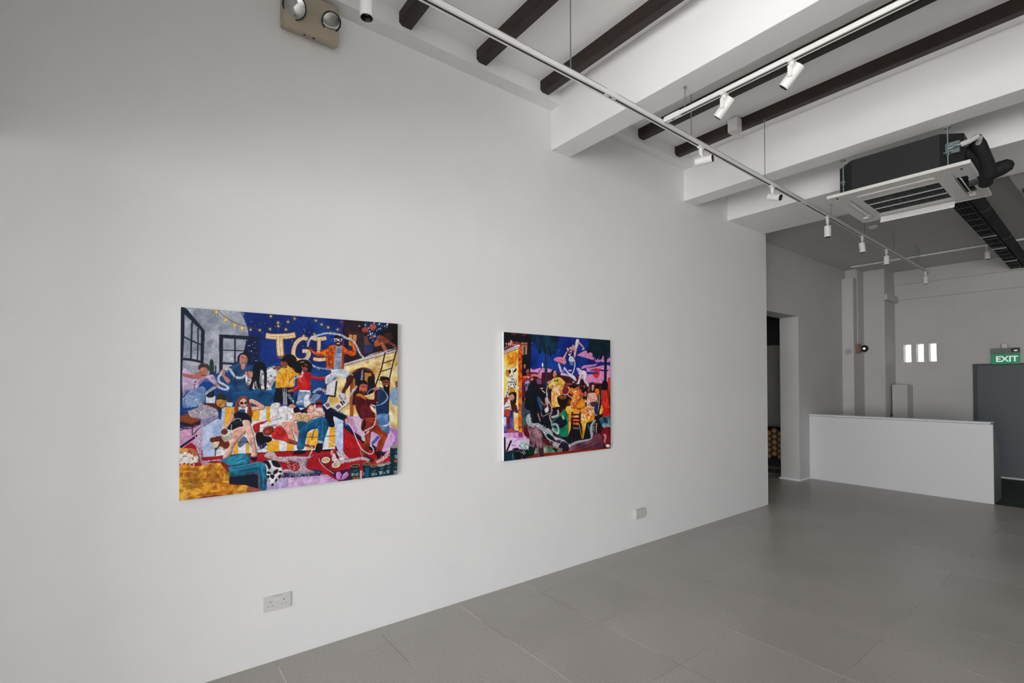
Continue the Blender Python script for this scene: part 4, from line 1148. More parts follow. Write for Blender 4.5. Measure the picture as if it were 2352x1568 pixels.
OPS_B = [
('p','0d2f86',[-1,-1,1202,-3,1203,1118,-4,1001]),
('b','1a4aa0 0a2470 0c3a90 071a5c',[253,-2,1202,-3,1198,305,252,321],90,85.1,0.55),
('g','c8d4f0',[253,6,1198,-3,1196,209,253,237],30,3.2),
('s','c78ab8',[253,288,295,287,365,272,449,275,494,287,482,308,551,316,621,341,779,339,932,310,1201,334,1199,497,252,488],1),
('b','d8a0c8 b878b0 e0a8b8',[253,288,494,287,621,341,1201,334,1200,449,252,446],40,58.2,0.5),
('s','c583b0',[780,153,831,128,895,107,953,123,985,168,979,190,894,176,805,161],1),
('s','c583b0',[823,266,868,239,965,232,1035,218,998,243,906,259,842,272],1),
('s','cc88b4',[893,264,965,258,1199,242,1200,440,866,439,855,311,893,292],1),
('s','c583b0',[998,196,1025,148,1052,189,1107,145,1120,192,1200,160,1199,204,1032,209],1),
('s','14348a',[718,322,767,303,867,306,971,295,997,308,867,324,742,331],1),
('l','14307c',[1058,208,1133,215,1199,209],14.9),
('l','1c2f78',[1038,275,1105,283,1167,282],13.4),
('b','1a4aa0 0a2470',[506,230,743,268,742,313,563,298],14,34.4,0.6),
('s','14348a',[551,307,592,311,622,324,610,333,563,329],1),
('e','dc2a1c',[1013.9,305.9,44.2,46]),
('e','f04830',[1007.5,289.6,33.4,20.6],0.5),
('s','1c3890',[893,296,971,300,1024,299,1037,313,971,318,899,315],1),
('l','2a3084',[945,286,984,278,1037,289],9.1),
('s','d0809c',[511,203,534,183,587,176,640,190,652,221,634,239,587,229,534,216]),
('s','0b2844',[279,9,558,-1,558,52,546,105,529,159,500,143,483,174,455,136,427,172,393,126,360,157,333,120,328,78,285,59]),
('b','123a58 081c30 1c4c60',[279,9,558,-1,546,105,483,169,393,130,328,120],50,32.2,0.6),
('l','2c5468',[393,74,382,126,388,173],7.8,0.6),
('l','2c5468',[449,58,483,108,494,169],7.9,0.6),
('l','2c5468',[483,69,523,115,535,167],8,0.6),
('l','2c5468',[366,63,339,107,328,150],7.7,0.6),
('l','2c5468',[427,59,427,111,421,163],7.9,0.6),
('p','14263c',[418,103,444,102,437,490,406,489]),
('l','52627c',[441,102,429,232,432,361,428,468],6.8,0.7),
('s','06202c',[928,-2,1200,-3,1198,160,1169,133,1134,182,1107,145,1072,189,1052,147,1018,195,999,149,972,169,966,132,933,124,907,134,895,98,927,49]),
('b','0c3040 04161e',[928,3,1200,-3,1198,141,966,141,920,115],30,39.2,0.6),
('p','0c1c30',[1120,144,1155,143,1147,392,1114,392]),
('p','17131a',[-1,-1,279,-4,260,312,260,446,0,445]),
('b','241a20 0e0c12 2c1c22',[-1,-1,279,-4,260,405,-1,405],30,44,0.6),
('p','6a2a24',[73,4,122,4,121,20,73,20],0.8),
('p','6a2a24',[174,3,225,3,224,19,174,20],0.8),
('p','b87a5c',[172,74,232,73,226,171,179,173]),
('p','2c4c66',[195,110,213,109,211,172,195,173]),
('l','2a1a1c',[203,72,203,122],5.2),
('l','2a1a1c',[169,91,232,89],4.6),
('s','12141c',[190,198,216,168,253,179,252,321,200,314]),
('s','b07060',[195,251,211,247,211,276,200,280]),
('s','8a3440',[4,132,48,105,88,75,149,79,164,91,128,101,78,120,9,144]),
('g','e8c0b0 5a1c28 c86858',[4,132,48,81,149,75,164,91,78,120],30,5.9),
('e','c88a78',[72.8,75.6,13,16.3]),
('e','e8e8ee',[23.3,90.6,6.9,5.7]),
('s','8c2c34',[123,77,169,78,169,107,128,105]),
('p','dcd4d8',[0,149,143,90,164,99,138,125,1,172]),
('l','5c5a70',[1,158,138,107],3.9),
('l','2a2230',[1,170,141,123],2.9),
('p','e2c67c',[0,172,141,125,141,609,1,605]),
('b','f0dfa8 d09a30 e8c050 f4e8c4',[0,172,141,125,141,609,1,605],70,39,0.6),
('s','d0841a',[48,227,88,177,128,159,138,183,98,234,58,251,38,244]),
('b','c87010 e09020',[28,163,141,150,141,282,28,268],16,19.7,0.7),
('s','c07018',[19,301,48,296,53,345,29,341],0.8),
('p','c8480c',[141,105,177,107,178,1003,143,999]),
('b','f08020 8a2408 e0a030 a83008',[141,105,177,107,178,995,143,991],120,17.4,0.75),
('p','4a1424',[258,308,327,311,382,310,551,307,621,341,767,353,778,448,252,446]),
('p','8a5a8a',[327,362,376,366,376,438,316,438],0.8),
('p','d090b8',[333,307,382,310,376,362,338,353],0.9),
('b','60202c 38101c',[551,316,767,353,778,439,448,438],30,34.8,0.6),
('p','2c1014',[179,405,1201,401,1198,641,179,611]),
('b','8a3a14 c87020 1c0c14 5c1c14 30204a',[448,395,1201,392,1198,593,448,576],90,33.7,0.7),
('p','24121a',[178,574,1205,598,1204,1009,231,1004,178,962]),
('b','5c1c24 10141c 3c2414 6a3018 281828',[178,574,1205,598,1204,1009,231,1004,178,962],90,36,0.7),
('p','18283c',[415,293,440,292,436,490,409,489]),
('l','5c6c84',[435,301,426,361,428,468],5.6,0.7),
('s','a82030',[179,368,231,330,284,320,338,328,300,341,284,379,231,388,190,396]),
('g','e8a0a0 6a1020 f0d0d0',[231,330,306,324,284,375,242,380],30,5.2),
('s','c08878',[295,324,349,332,346,345,306,341]),
('l','6a3440',[338,324,387,263],6.5),
('s','d8d8e0',[382,233,396,233,396,263,382,259]),
('s','a86858',[216,292,237,282,250,300,245,323,226,321]),
('s','1a1014',[190,301,211,284,237,280,216,301,218,330,200,334]),
('s','c87c30',[185,343,221,338,226,355,190,355]),
('s','56507a',[205,388,252,375,263,446,210,463,185,495]),
('b','9a94b8 2c2848 c8c4d8',[205,388,252,375,263,446,210,463],20,20.8,0.7),
('s','5c1c2c',[177,405,200,405,210,487,179,504]),
('s','dcd8d4',[48,308,58,288,88,283,118,282,116,303,93,316,108,348,128,389,118,425,149,425,149,450,139,458,118,438,78,438,53,421,53,462,29,502,5,525,29,445,53,365,63,332]),
('s','18141a',[46,304,61,290,68,308,56,324]),
('s','2a1c20',[93,307,118,278,121,295,103,311]),
('e','1c181e',[63.2,348.5,4.5,6.9]),
('e','1c181e',[78.1,364.5,4.5,6.9]),
('e','1c181e',[63.2,389,4.5,6.9]),
('e','1c181e',[93.1,368.4,4.5,6.9]),
('e','1c181e',[103.1,388.7,4.5,6.9]),
('e','1c181e',[78.1,388.9,4.5,6.9]),
('e','1c181e',[113.2,405,4.5,6.9]),
('e','1c181e',[68.2,409.2,4.5,6.9]),
('e','1c181e',[93.1,409.1,4.5,6.9]),
('e','1c181e',[48.4,421.4,4.4,6.9]),
('e','1c181e',[43.5,445.5,4.4,6.8]),
('e','1c181e',[33.7,469.6,4.4,6.8]),
('e','1c181e',[24,493.6,4.4,6.8]),
('e','1c181e',[78.1,340.2,4.5,6.9]),
('e','1c181e',[103.2,425.4,4.5,6.9]),
('e','1c181e',[48.4,389.1,4.4,6.9]),
('s','c8801c',[58,429,98,446,103,470,68,474]),
('s','241410',[53,474,118,470,118,535,103,560,78,527,53,498]),
('s','c88a84',[49,502,78,486,103,499,98,527,58,534]),
('s','241410',[53,478,113,474,118,552,93,527,58,494]),
('s','c48880',[56,494,83,482,103,503,98,523,78,531,58,514]),
('s','9a4a40',[0,513,44,506,54,530,24,558,2,573]),
('p','dcd4e0',[2,573,49,514,58,538,54,562,73,571,63,595,2,601]),
('l','3c3c80',[5,589,59,579],7.8,0.8),
('s','4a1c18',[63,530,93,543,123,576,128,613,93,620,73,591]),
('s','a0423a',[2,601,59,603,64,639,49,695,49,759,34,758,29,662,2,641]),
('p','5c4c8c',[2,661,93,665,93,765,3,772]),
('b','8070b8 38306a',[2,661,93,665,93,765,3,772],16,24.3,0.6),
('s','d8d0dc',[2,661,24,666,20,729,3,725]),
('s','6a2420',[34,662,59,663,49,759,37,758]),
('s','a84a48',[34,758,69,752,113,771,119,785,39,782]),
('p','f0d890',[93,624,141,634,141,772,103,762]),
('b','f8ecc8 d88018',[78,591,141,626,141,780,98,762],24,19.9,0.6),
('p','c898c8',[0,780,252,787,252,968,1,946]),
('b','e0c0e0 a870b8 d8a8d0',[0,780,252,787,252,927,0,907],50,29.1,0.6),
('p','8a1c3c',[141,784,179,787,190,824,144,821],0.7),
('s','3a4a5c',[179,553,252,555,257,679,179,676]),
('s','a05848',[200,525,226,508,247,538,242,575,231,608,221,562]),
('p','34605c',[179,676,252,671,231,761,179,774]),
('s','0c1014',[231,454,247,405,284,379,327,387,338,438,360,455,376,603,210,598]),
('s','0a0f18',[252,430,365,447,381,515,403,600,470,671,481,749,447,790,370,743,305,723,263,646,247,554]),
('s','2c5070',[332,514,365,519,387,574,387,629,359,599]),
('s','14100f',[354,447,382,434,420,460,426,532,392,540,365,502]),
('l','e8e8e8',[365,442,393,438],7.7),
('l','e8e8e8',[381,455,415,477],7.7),
('s','241018',[338,628,370,709,464,645,448,636,392,668,376,633]),
('l','d8a8b8',[338,641,362,709],11.9),
('l','c8b8c0',[376,633,386,668,464,645],5.5),
('l','b88a80',[370,540,403,575,425,567],7.7),
('s','c0c8c8',[409,613,448,593,453,627,425,644]),
('s','c89488',[414,519,448,529,453,567,425,575]),
('d','b8c0c8 ffffff',[448,412,431,468,437,533,442,605],11.2,0.8,40),
('d','a8bcc0 ffffff',[437,473,442,533,481,585,487,628,464,679,487,732,481,774],14.5,0.75,36),
('s','d8b84c',[459,447,459,404,499,360,551,347,598,359,645,399,621,421,597,417,609,456,505,460,482,443]),
('b','ecd070 b08a28',[459,447,499,360,598,359,645,399,609,456,482,443],20,28.2,0.6),
('s','c08a78',[497,295,523,286,545,316,540,338,517,349,499,330]),
('s','1c1418',[482,330,482,300,505,286,522,288,502,308,499,334]),
('s','181420',[516,369,539,375,557,366,551,384,534,377,522,386]),
('s','c48c7c',[627,403,657,412,693,439,687,466,669,443,621,421]),
('s','c08878',[440,387,471,374,476,391,448,408]),
('p','e8d4b8',[511,417,586,412,615,487,482,533,493,447]),
('p','e0b878',[482,464,615,487,550,535,550,608,481,606]),
('b','d05040 f0c060 f4ecdc e89030 c83830',[488,417,586,412,615,487,550,535,550,604,481,602],46,22.7,0.75),
('p','e8c080',[485,473,556,474,585,592,550,604,487,598]),
('b','f0a028 e8dccc d06020 f4e8d0',[485,473,556,474,585,592,487,598],30,22.7,0.75),
('l','e8e0dc',[499,386,522,430,556,474,585,504],12.6,0.85),
('s','14100e',[550,513,615,496,677,514,668,554,632,593,585,596,556,561]),
('s','3a1c10',[562,513,615,500,668,514,615,540]),
('g','a85a28 d89050 60301a',[562,513,615,500,668,514,615,540],30,5.2),
('s','14100f',[493,603,585,596,579,618,515,621]),
('l','1c1412',[585,596,573,666,504,715],9.4),
('l','1c1412',[614,597,620,650],8.3),
('l','8a4418',[632,615,561,674,498,728],13),
('d','d0ccd4 ffffff',[550,622,561,648,538,673,481,680],17.4,0.85,40),
('s','0f7858',[498,715,585,658,632,624,691,644,697,706,678,829,637,862,549,830,498,775]),
('b','1c9068 0a5444 20a078',[498,715,632,624,691,644,678,829,637,862,498,775],26,34.1,0.6),
('s','0c1c28',[492,732,561,683,620,677,661,740,578,780,515,768]),
('s','b0a888',[596,676,614,672,631,699,614,707]),
('p','161018',[252,704,481,749,509,793,503,862,392,854,381,794,252,762]),
('s','e89a20',[644,607,704,591,802,620,929,596,981,630,987,718,902,761,863,831,838,889,826,748,691,684]),
('b','f8d060 d87010 f0b030 fff0a0 c85010',[644,607,802,620,981,616,987,718,863,831,826,748,691,684],70,29.8,0.7),
('p','e08c14',[679,670,716,667,703,786,672,842]),
('b','f8c850 b86008',[679,670,716,667,703,786,672,842],12,18,0.7),
('e','e8c8c0',[709.9,608.7,19.5,13.4]),
('e','c84838',[709.9,608.7,8.5,6.2]),
('e','e8c8c0',[851.7,694.5,20.3,13.6]),
('e','c84838',[851.7,694.5,8.9,6.4]),
('e','e8c8c0',[877.4,659,20.5,13.7]),
('e','c84838',[877.4,659,8.9,6.4]),
('e','e8c8c0',[935.2,661,20.8,13.8]),
('e','c84838',[935.2,661,9.1,6.4]),
('e','e8c8c0',[789.3,665,19.9,13.5]),
('e','c84838',[789.3,665,8.7,6.3]),
('g','ffe8b0 c83818 fff4d8 e85820',[777,629,981,616,967,708,814,729],70,6.2),
('p','100c10',[703,786,826,789,838,884,678,869]),
('p','e8542c',[728,667,802,670,801,765,727,761],0.9),
('g','fff0c0 e8a040',[728,667,802,670,801,765,727,761],20,7.3),
('l','120e14',[719,645,709,796],17),
('l','120e14',[811,652,810,801],17.5),
('l','120e14',[716,667,811,674],12.2),
('l','120e14',[715,700,811,708],12.2),
('l','120e14',[715,729,811,737],12.2),
('l','120e14',[715,760,810,769],12.2),
('p','5a5c70',[724,774,801,783,795,800,727,794]),
('l','b0a030',[801,756,838,884,863,822],8.7),
('s','241418',[765,592,827,576,866,549,904,554,916,587,859,608,827,626,777,624]),
('s','7c8ca8',[796,557,853,531,904,536,891,549,840,567,815,589],0.8),
('e','e8c8b8',[875,560.6,14.1,9.2]),
('s','181014',[693,416,729,403,766,425,760,475,711,457]),
('s','d87018',[699,439,741,448,729,493,692,483]),
('s','1c1218',[804,394,835,361,867,402,841,448,810,430]),
('s','5c1c20',[754,340,785,330,798,357,779,394,754,376]),
('s','e07a1c',[748,443,803,439,828,485,803,516,741,493]),
('b','f8b048 b84c08',[748,443,803,439,828,485,741,493],14,20.9,0.7),
('s','e8a878',[735,488,766,480,790,502,778,534,747,524]),
('l','f0f0f0',[735,475,772,466],12.3),
('s','e8b888',[778,507,828,498,853,521,828,548,790,534]),
('s','e88c28',[716,537,803,525,865,554,865,617,710,612]),
('s','e07c20',[717,506,828,503,815,557,777,583,728,560]),
('b','f8a840 c05410',[717,475,828,476,815,557,728,560],16,24.4,0.6),
('s','c06038',[722,569,759,579,771,610,740,601]),
('s','140e14',[835,462,866,439,905,458,904,531,866,549,834,512]),
('s','b87060',[866,476,892,476,891,513,872,512]),
('s','8a4038',[627,403,681,394,693,416,645,434]),
('s','8a1c1c',[615,439,663,434,680,466,633,487]),
('l','d8d0d0',[615,492,662,492,687,457],10.6,0.8),
('s','3c1a1e',[930,472,931,412,964,388,996,407,996,472,976,481]),
('s','dca898',[960,416,983,416,986,449,966,467,957,444]),
('s','dca898',[904,504,943,486,996,486,1029,514,1028,621,903,618]),
('s','d8a090',[904,494,950,486,1022,505,1028,552,995,570,949,574,916,596,891,595,923,559,911,522]),
('b','e8c0b0 b87868',[917,485,1022,505,1022,552,949,569],14,25.9,0.6),
('s','140e12',[1003,430,1016,407,1046,411,1053,444,1029,458,1006,449]),
('s','d87818',[1003,453,1049,454,1049,505,1015,505]),
('s','100c12',[1083,449,1090,392,1118,373,1159,387,1165,440,1137,464,1096,459]),
('p','c82414',[1076,463,1158,459,1191,626,1061,622]),
('p','c01c14',[1089,477,1165,478,1194,703,1094,709]),
('b','e04020 901010 d83018',[1089,477,1165,478,1194,703,1094,709],20,34,0.6),
('b','e85020 a81810',[1076,463,1158,459,1191,626,1068,622],14,33.8,0.6),
('s','b83018',[1166,363,1194,353,1196,464,1172,449]),
('b','d86020 3c1010 c83018',[1166,354,1198,353,1198,593,1171,593],14,23.6,0.7),
('l','1c1018',[1076,492,1068,571,1033,692],23),
('l','d8c8d0',[1055,505,1048,590,1020,687,981,653,988,598,1035,566],8.1,0.9),
('s','102c58',[988,616,1035,580,1034,664,1007,682]),
('s','f0b048',[1075,600,1102,619,1094,666,1060,684,1054,665]),
('s','3c6878',[1053,721,1114,705,1193,713,1196,794,1113,799,1059,768]),
('b','5c8c9c 1c3c50 7098a8',[1053,721,1193,713,1196,794,1059,768],20,33.6,0.7),
('s','0c2c48',[1101,714,1142,715,1162,773,1127,781]),
('s','8ca4b4',[1086,770,1141,763,1193,784,1192,808,1100,803],0.8),
('p','10141e',[889,751,961,736,1053,731,1100,808,1086,854,992,876,863,890,876,796]),
('s','7a0c18',[1086,817,1196,808,1198,956,1112,950,1078,882]),
('b','981420 500810',[1086,817,1196,808,1198,956,1112,950],12,33.9,0.6),
('s','c87880',[1099,864,1133,862,1146,886,1132,942,1105,930,1119,894]),
('s','e8d8e0',[1132,961,1173,959,1194,984,1152,986]),
('l','c88050',[1020,757,1012,803,1012,845],13.3),
('l','3888b0',[909,761,915,798],10.3),
('s','6a3446',[696,945,800,918,927,890,992,858,1045,852,1099,902,1091,976,862,986,707,999,660,995]),
('b','8a5060 451c2c a06870 54263a',[696,945,927,890,1045,852,1091,976,862,986,677,997],60,36.3,0.7),
('p','16101c',[584,854,714,858,702,906,825,892,838,884,927,881,800,909,696,919,619,883]),
('s','1c1830',[601,903,642,889,672,917,665,996,612,996,601,951]),
('s','d8d0dc',[675,926,696,923,696,945,678,944]),
('p','8c2a10',[241,972,601,977,1201,990,1200,1009,391,1002,231,1004]),
('p','5a7c68',[397,905,607,947,601,977,299,968,310,924]),
('b','c8c0c0 3c6c54 b08c98 204c3c',[310,924,397,905,607,947,601,977,299,968],26,21.4,0.7),
('l','b86048',[391,892,492,923,601,960],7.7),
('s','5a1424',[397,850,452,867,503,909,492,921,402,893]),
('b','8a2434 3c0c18',[397,846,503,905,480,916,402,893],10,16.5,0.7),
('s','c8b0b8',[200,833,252,845,242,885,200,858],0.8),
('s','5c1420',[187,758,210,731,252,737,284,780,252,841,210,821]),
('l','c87860',[187,758,200,812,252,841],4.6),
('s','8a6470',[231,736,284,739,348,759,375,794,392,854,397,960,380,996,348,994,337,934,305,873,305,907,284,938,252,919,263,870,252,812]),
('b','b08890 50303c a07884 38202c',[231,736,348,759,392,854,391,981,348,977,316,882,284,921,257,870,252,812],44,26.1,0.65),
('s','0c2c2c',[236,926,252,902,294,918,294,964,283,996,241,984,231,958]),
('s','3c2028',[348,935,391,930,394,993,358,999]),
('s','9eaab4',[216,678,231,649,260,642,263,680,284,718,337,720,370,735,403,770,447,768,492,801,509,836,584,863,636,884,672,917,702,915,775,898,920,890,940,873,928,799,960,745,1013,733,967,773,966,865,940,900,775,920,702,937,636,897,595,894,560,935,531,933,492,882,436,857,403,817,370,777,305,744,252,741,226,719],0.92),
('g','ffffff d0dce4 70808c',[216,678,260,642,284,718,370,735,447,768,509,836,584,863,702,915,920,890,960,745,1013,733,966,865,775,920,702,937,595,894,531,933,436,857,370,777,252,741],420,3.6),
('s','18141c',[430,823,453,816,492,839,515,862,537,890,492,874,447,849]),
('s','5c1c2c',[532,877,584,880,578,901,549,899]),
('d','9eaab4 ffffff',[498,741,538,743,561,779,555,817,520,802,492,775],20.5,0.9,30),
('p','0c1c1c',[480,929,549,947,548,973,526,971]),
('s','dcc8dc',[20,821,79,821,139,837,149,870,119,908,49,915,20,869],0.8),
('g','a878d0 ffffff',[20,821,139,837,129,901,30,893],26,4.9),
('s','9cb8b0',[149,862,190,857,242,885,241,931,210,932,154,903]),
('g','ffffff 608078',[149,862,190,857,242,885,241,931,154,903],50,4.1),
('p','14100f',[15,932,64,840,79,849,39,918]),
('e','e0c8c8',[67.7,834.3,5.9,8]),
('p','0e1c20',[0,812,17,815,18,996,-1,998]),
('p','0f3038',[10,928,99,919,129,913,210,928,231,983,129,994,10,991]),
('s','381420',[79,913,119,904,149,915,119,920]),
('s','0c0c10',[104,947,129,929,164,932,174,954,169,994,119,993]),
('l','7c8478',[119,937,149,931,174,958,174,986],4),
('p','16161c',[169,933,231,926,252,985,179,995]),
('l','d8dcdc',[174,937,200,964],5.1),
('l','d8dcdc',[190,930,210,957],4.6),
('l','8ca09c',[84,946,89,990],6,0.8),
('p','7a3410',[231,983,294,985,283,1008,210,1002],0.8),
('s','d8c8d0',[756,68,763,31,781,12,806,24,800,52,781,94,762,113,744,91]),
('s','d8a8b0',[794,34,831,55,869,90,869,99,844,109,837,96,850,86,812,60]),
('s','c89098',[719,70,744,68,756,100,737,119,719,106]),
('s','a06c78',[658,109,707,88,719,115,707,143,670,135]),
('g','f0e0e8 6a2838',[658,104,707,88,719,115,707,143,670,135],26,6.6),
('s','d898a0',[601,200,622,168,652,131,664,135,640,177,628,204,610,204]),
('s','e0a0a8',[743,123,775,94,768,140,755,177,743,177]),
('s','c8ccd8',[682,184,700,163,731,173,743,191,758,199,743,211,700,219,682,206]),
('s','f0ece8',[676,148,701,147,697,161,679,159]),
('s','6c8cb0',[688,220,737,218,730,241,706,246],0.8),
('l','d8d4dc',[752,209,749,254,730,304,705,327],12.4),
('s','c8b8c8',[557,237,575,228,587,254,610,306,622,315,586,307,569,272]),
('s','d8d4e4',[622,266,640,266,681,305,730,326,767,358,766,389,730,362,681,341,586,329,610,311,669,323]),
('b','f0ecf8 a8a0c0 e8c0c8',[622,266,681,305,767,358,766,389,681,341,586,329],20,20.2,0.6),
('s','d8c8dc',[773,267,798,266,830,284,880,292,902,329,892,375,924,416,924,449,892,412,861,370,855,329,829,348,804,407,779,403,798,357,817,312,779,289]),
('b','f4e8f0 b8a0c0 e0a8b0',[773,267,880,292,902,329,892,375,924,439,861,370,829,348,804,407,804,334],24,21.1,0.6),
('d','d8d4e0 ffffff',[693,408,729,389,779,398,804,403],12.1,0.8,40),
('s','e0a8b8',[676,283,712,282,712,295,681,294]),
('l','c8a8b8',[829,421,854,412,866,435],8.8,0.7),
('e','1a1016',[711.1,398.5,15.8,14.3]),
('e','241418',[760.2,393.8,16.1,14.4]),
('e','180e12',[797.2,420.9,16.3,14.5]),
('e','20121a',[853.9,416.3,16.5,14.6]),
('e','140c12',[891.9,448.4,16.7,14.7]),
('e','c86a34',[778.4,443.5,16.2,14.5]),
('e','e08a34',[729,461.3,15.9,14.4]),
('e','c8603c',[815.6,466.3,16.3,14.5]),
('e','b8685c',[865.9,498.7,16.6,14.6]),
('e','5a2420',[924.2,439.3,16.9,14.8]),
('e','b0685a',[713.5,405.2,7.9,8.1]),
('e','b0685a',[765.7,400.6,8,8.1]),
('e','b0685a',[802.8,427.7,8.1,8.2]),
('e','b0685a',[862.7,425.4,8.3,8.2]),
('e','b0685a',[926.7,446.2,8.4,8.3]),
('l','e8b084',[729,506,753,529,741,551],12.2,0.95,6.1),
('l','e8b084',[778,534,815,516,847,530],12.4,0.95,6.2),
('l','e8b084',[828,489,803,512,778,516],12.6,0.95,6.3),
('l','e8b084',[866,540,891,559,904,586],12.7,0.95,6.4),
('l','8c3c14',[754,439,803,457,828,489],6.2,0.6),
('l','8c3c14',[698,488,723,511,716,537],6.1,0.6),
('l','8c3c14',[803,539,778,561,765,592],6.2,0.6),
('l','f4d8c0',[668,501,704,519,741,556,759,588],9.6,0.8,3.6),
('l','5c2018',[866,494,840,526,803,548],6.4,0.7),
('s','c8543c',[803,484,841,480,860,503,828,526,797,512]),
('l','3a1418',[505,319,520,317],3.4),
('l','3a1418',[525,312,539,310],3.5),
('s','5c1c20',[522,332,540,327,538,338,527,340],1),
('l','f0e4dc',[528,332,537,329],2.9),
('l','5a2018',[231,305,243,304],2.6),
('s','3c1018',[232,315,243,313,241,321,234,322],1),
('l','2a3440',[263,388,258,446,252,530],4.8,0.6),
('l','2a3440',[284,383,284,463,279,551],4.8,0.6),
('l','2a3440',[306,388,316,463,316,539],4.8,0.6),
('l','2a3440',[327,400,343,468,349,531],4.9,0.6),
('l','1c3048',[284,497,279,597,294,706],6.4,0.6),
('l','1c3048',[327,489,332,598,364,726],6.5,0.6),
('l','1c3048',[365,599,392,676,425,746],6.6,0.6),
('l','c8a090',[960,425,963,439],2.6,0.6),
('e','3a1418',[964.6,432.4,3.3,2.3]),
('e','3a1418',[979,432.4,3.3,2.3]),
('l','a02c34',[966,451,978,450],3.9),
('l','b87060',[949,523,962,541,995,547],4.6,0.7),
('l','b87060',[930,550,969,565,1008,561],3.9,0.6),
('s','3c2438',[942,573,1021,566,1034,599,962,606],0.9),
('l','8c1410',[1103,496,1095,563,1102,619],6.8,0.6),
('l','f08048',[1137,478,1150,545,1143,611],6.2,0.6),
('s','8a4434',[1076,468,1096,468,1096,511,1075,553],1),
('l','3c1826',[726,974,825,955,926,931,1031,897],6.7,0.55),
('l','a87484',[717,967,816,948,917,924,1022,890],3.6,0.5),
('l','3c1826',[702,986,824,978,965,957,1071,928],6.7,0.55),
('l','a87484',[693,979,816,971,956,950,1062,921],3.6,0.5),
('l','3c1826',[800,922,875,937,965,920],6.9,0.55),
('l','a87484',[791,915,866,930,956,913],3.7,0.5),
('l','c8a8a0',[273,763,316,832,337,909],7.4,0.4),
('l','c8a8a0',[294,760,353,818,380,904],7.5,0.4),
('e','fce8a8',[715.5,684.7,6.1,4],0.8),
('e','fce8a8',[863.7,772.4,6.4,4.1],0.8),
('e','fce8a8',[850.9,803.5,6.3,4.1],0.8),
('e','fce8a8',[876.8,732,6.4,4.1],0.8),
('e','fce8a8',[954.5,680.1,6.5,4.2],0.8),
('e','fce8a8',[915.3,715.4,6.4,4.1],0.8),
('e','fce8a8',[801.9,633.8,6.2,4.1],0.8),
('e','fce8a8',[752.5,623.3,6.2,4],0.8),
('l','b86410',[864,731,857,795,844,848],7.6,0.6),
('l','fce490',[890,714,877,759,857,813],5.8,0.7),
('e','c83828',[568.3,412.2,5.2,3.5],0.8),
('e','f4d060',[578.7,416.6,4.7,3.1],0.8),
('e','c83828',[591.5,429.8,5.3,3.5],0.8),
('e','f4d060',[602.1,434.2,4.7,3.1],0.8),
('e','c83828',[516,490.6,5.2,3.5],0.8),
('e','f4d060',[526.3,495,4.6,3],0.8),
('e','c83828',[544.7,503.9,5.2,3.5],0.8),
('e','f4d060',[555.1,508.4,4.6,3.1],0.8),
('e','c83828',[498.6,542.3,5.1,3.5],0.8),
('e','f4d060',[508.9,546.9,4.6,3],0.8),
('e','c83828',[532.9,560.4,5.2,3.5],0.8),
('e','f4d060',[543.2,564.9,4.6,3],0.8),
('e','c83828',[573.9,447.3,5.3,3.5],0.8),
('e','f4d060',[584.4,451.8,4.7,3.1],0.8),
('e','c83828',[585.4,486.9,5.3,3.5],0.8),
('e','f4d060',[595.9,491.4,4.7,3.1],0.8),
('l','5a2810',[78,291,93,303],4,0.5),
('l','5a2810',[63,433,93,442],4,0.5),
('l','6a3020',[9,517,39,542,49,566],3.9,0.5),
('l','e0a088',[53,494,78,506],3,0.7),
('l','2c140f',[68,494,76,495],2.5),
('l','8c2c28',[78,521,87,519],2.5)]

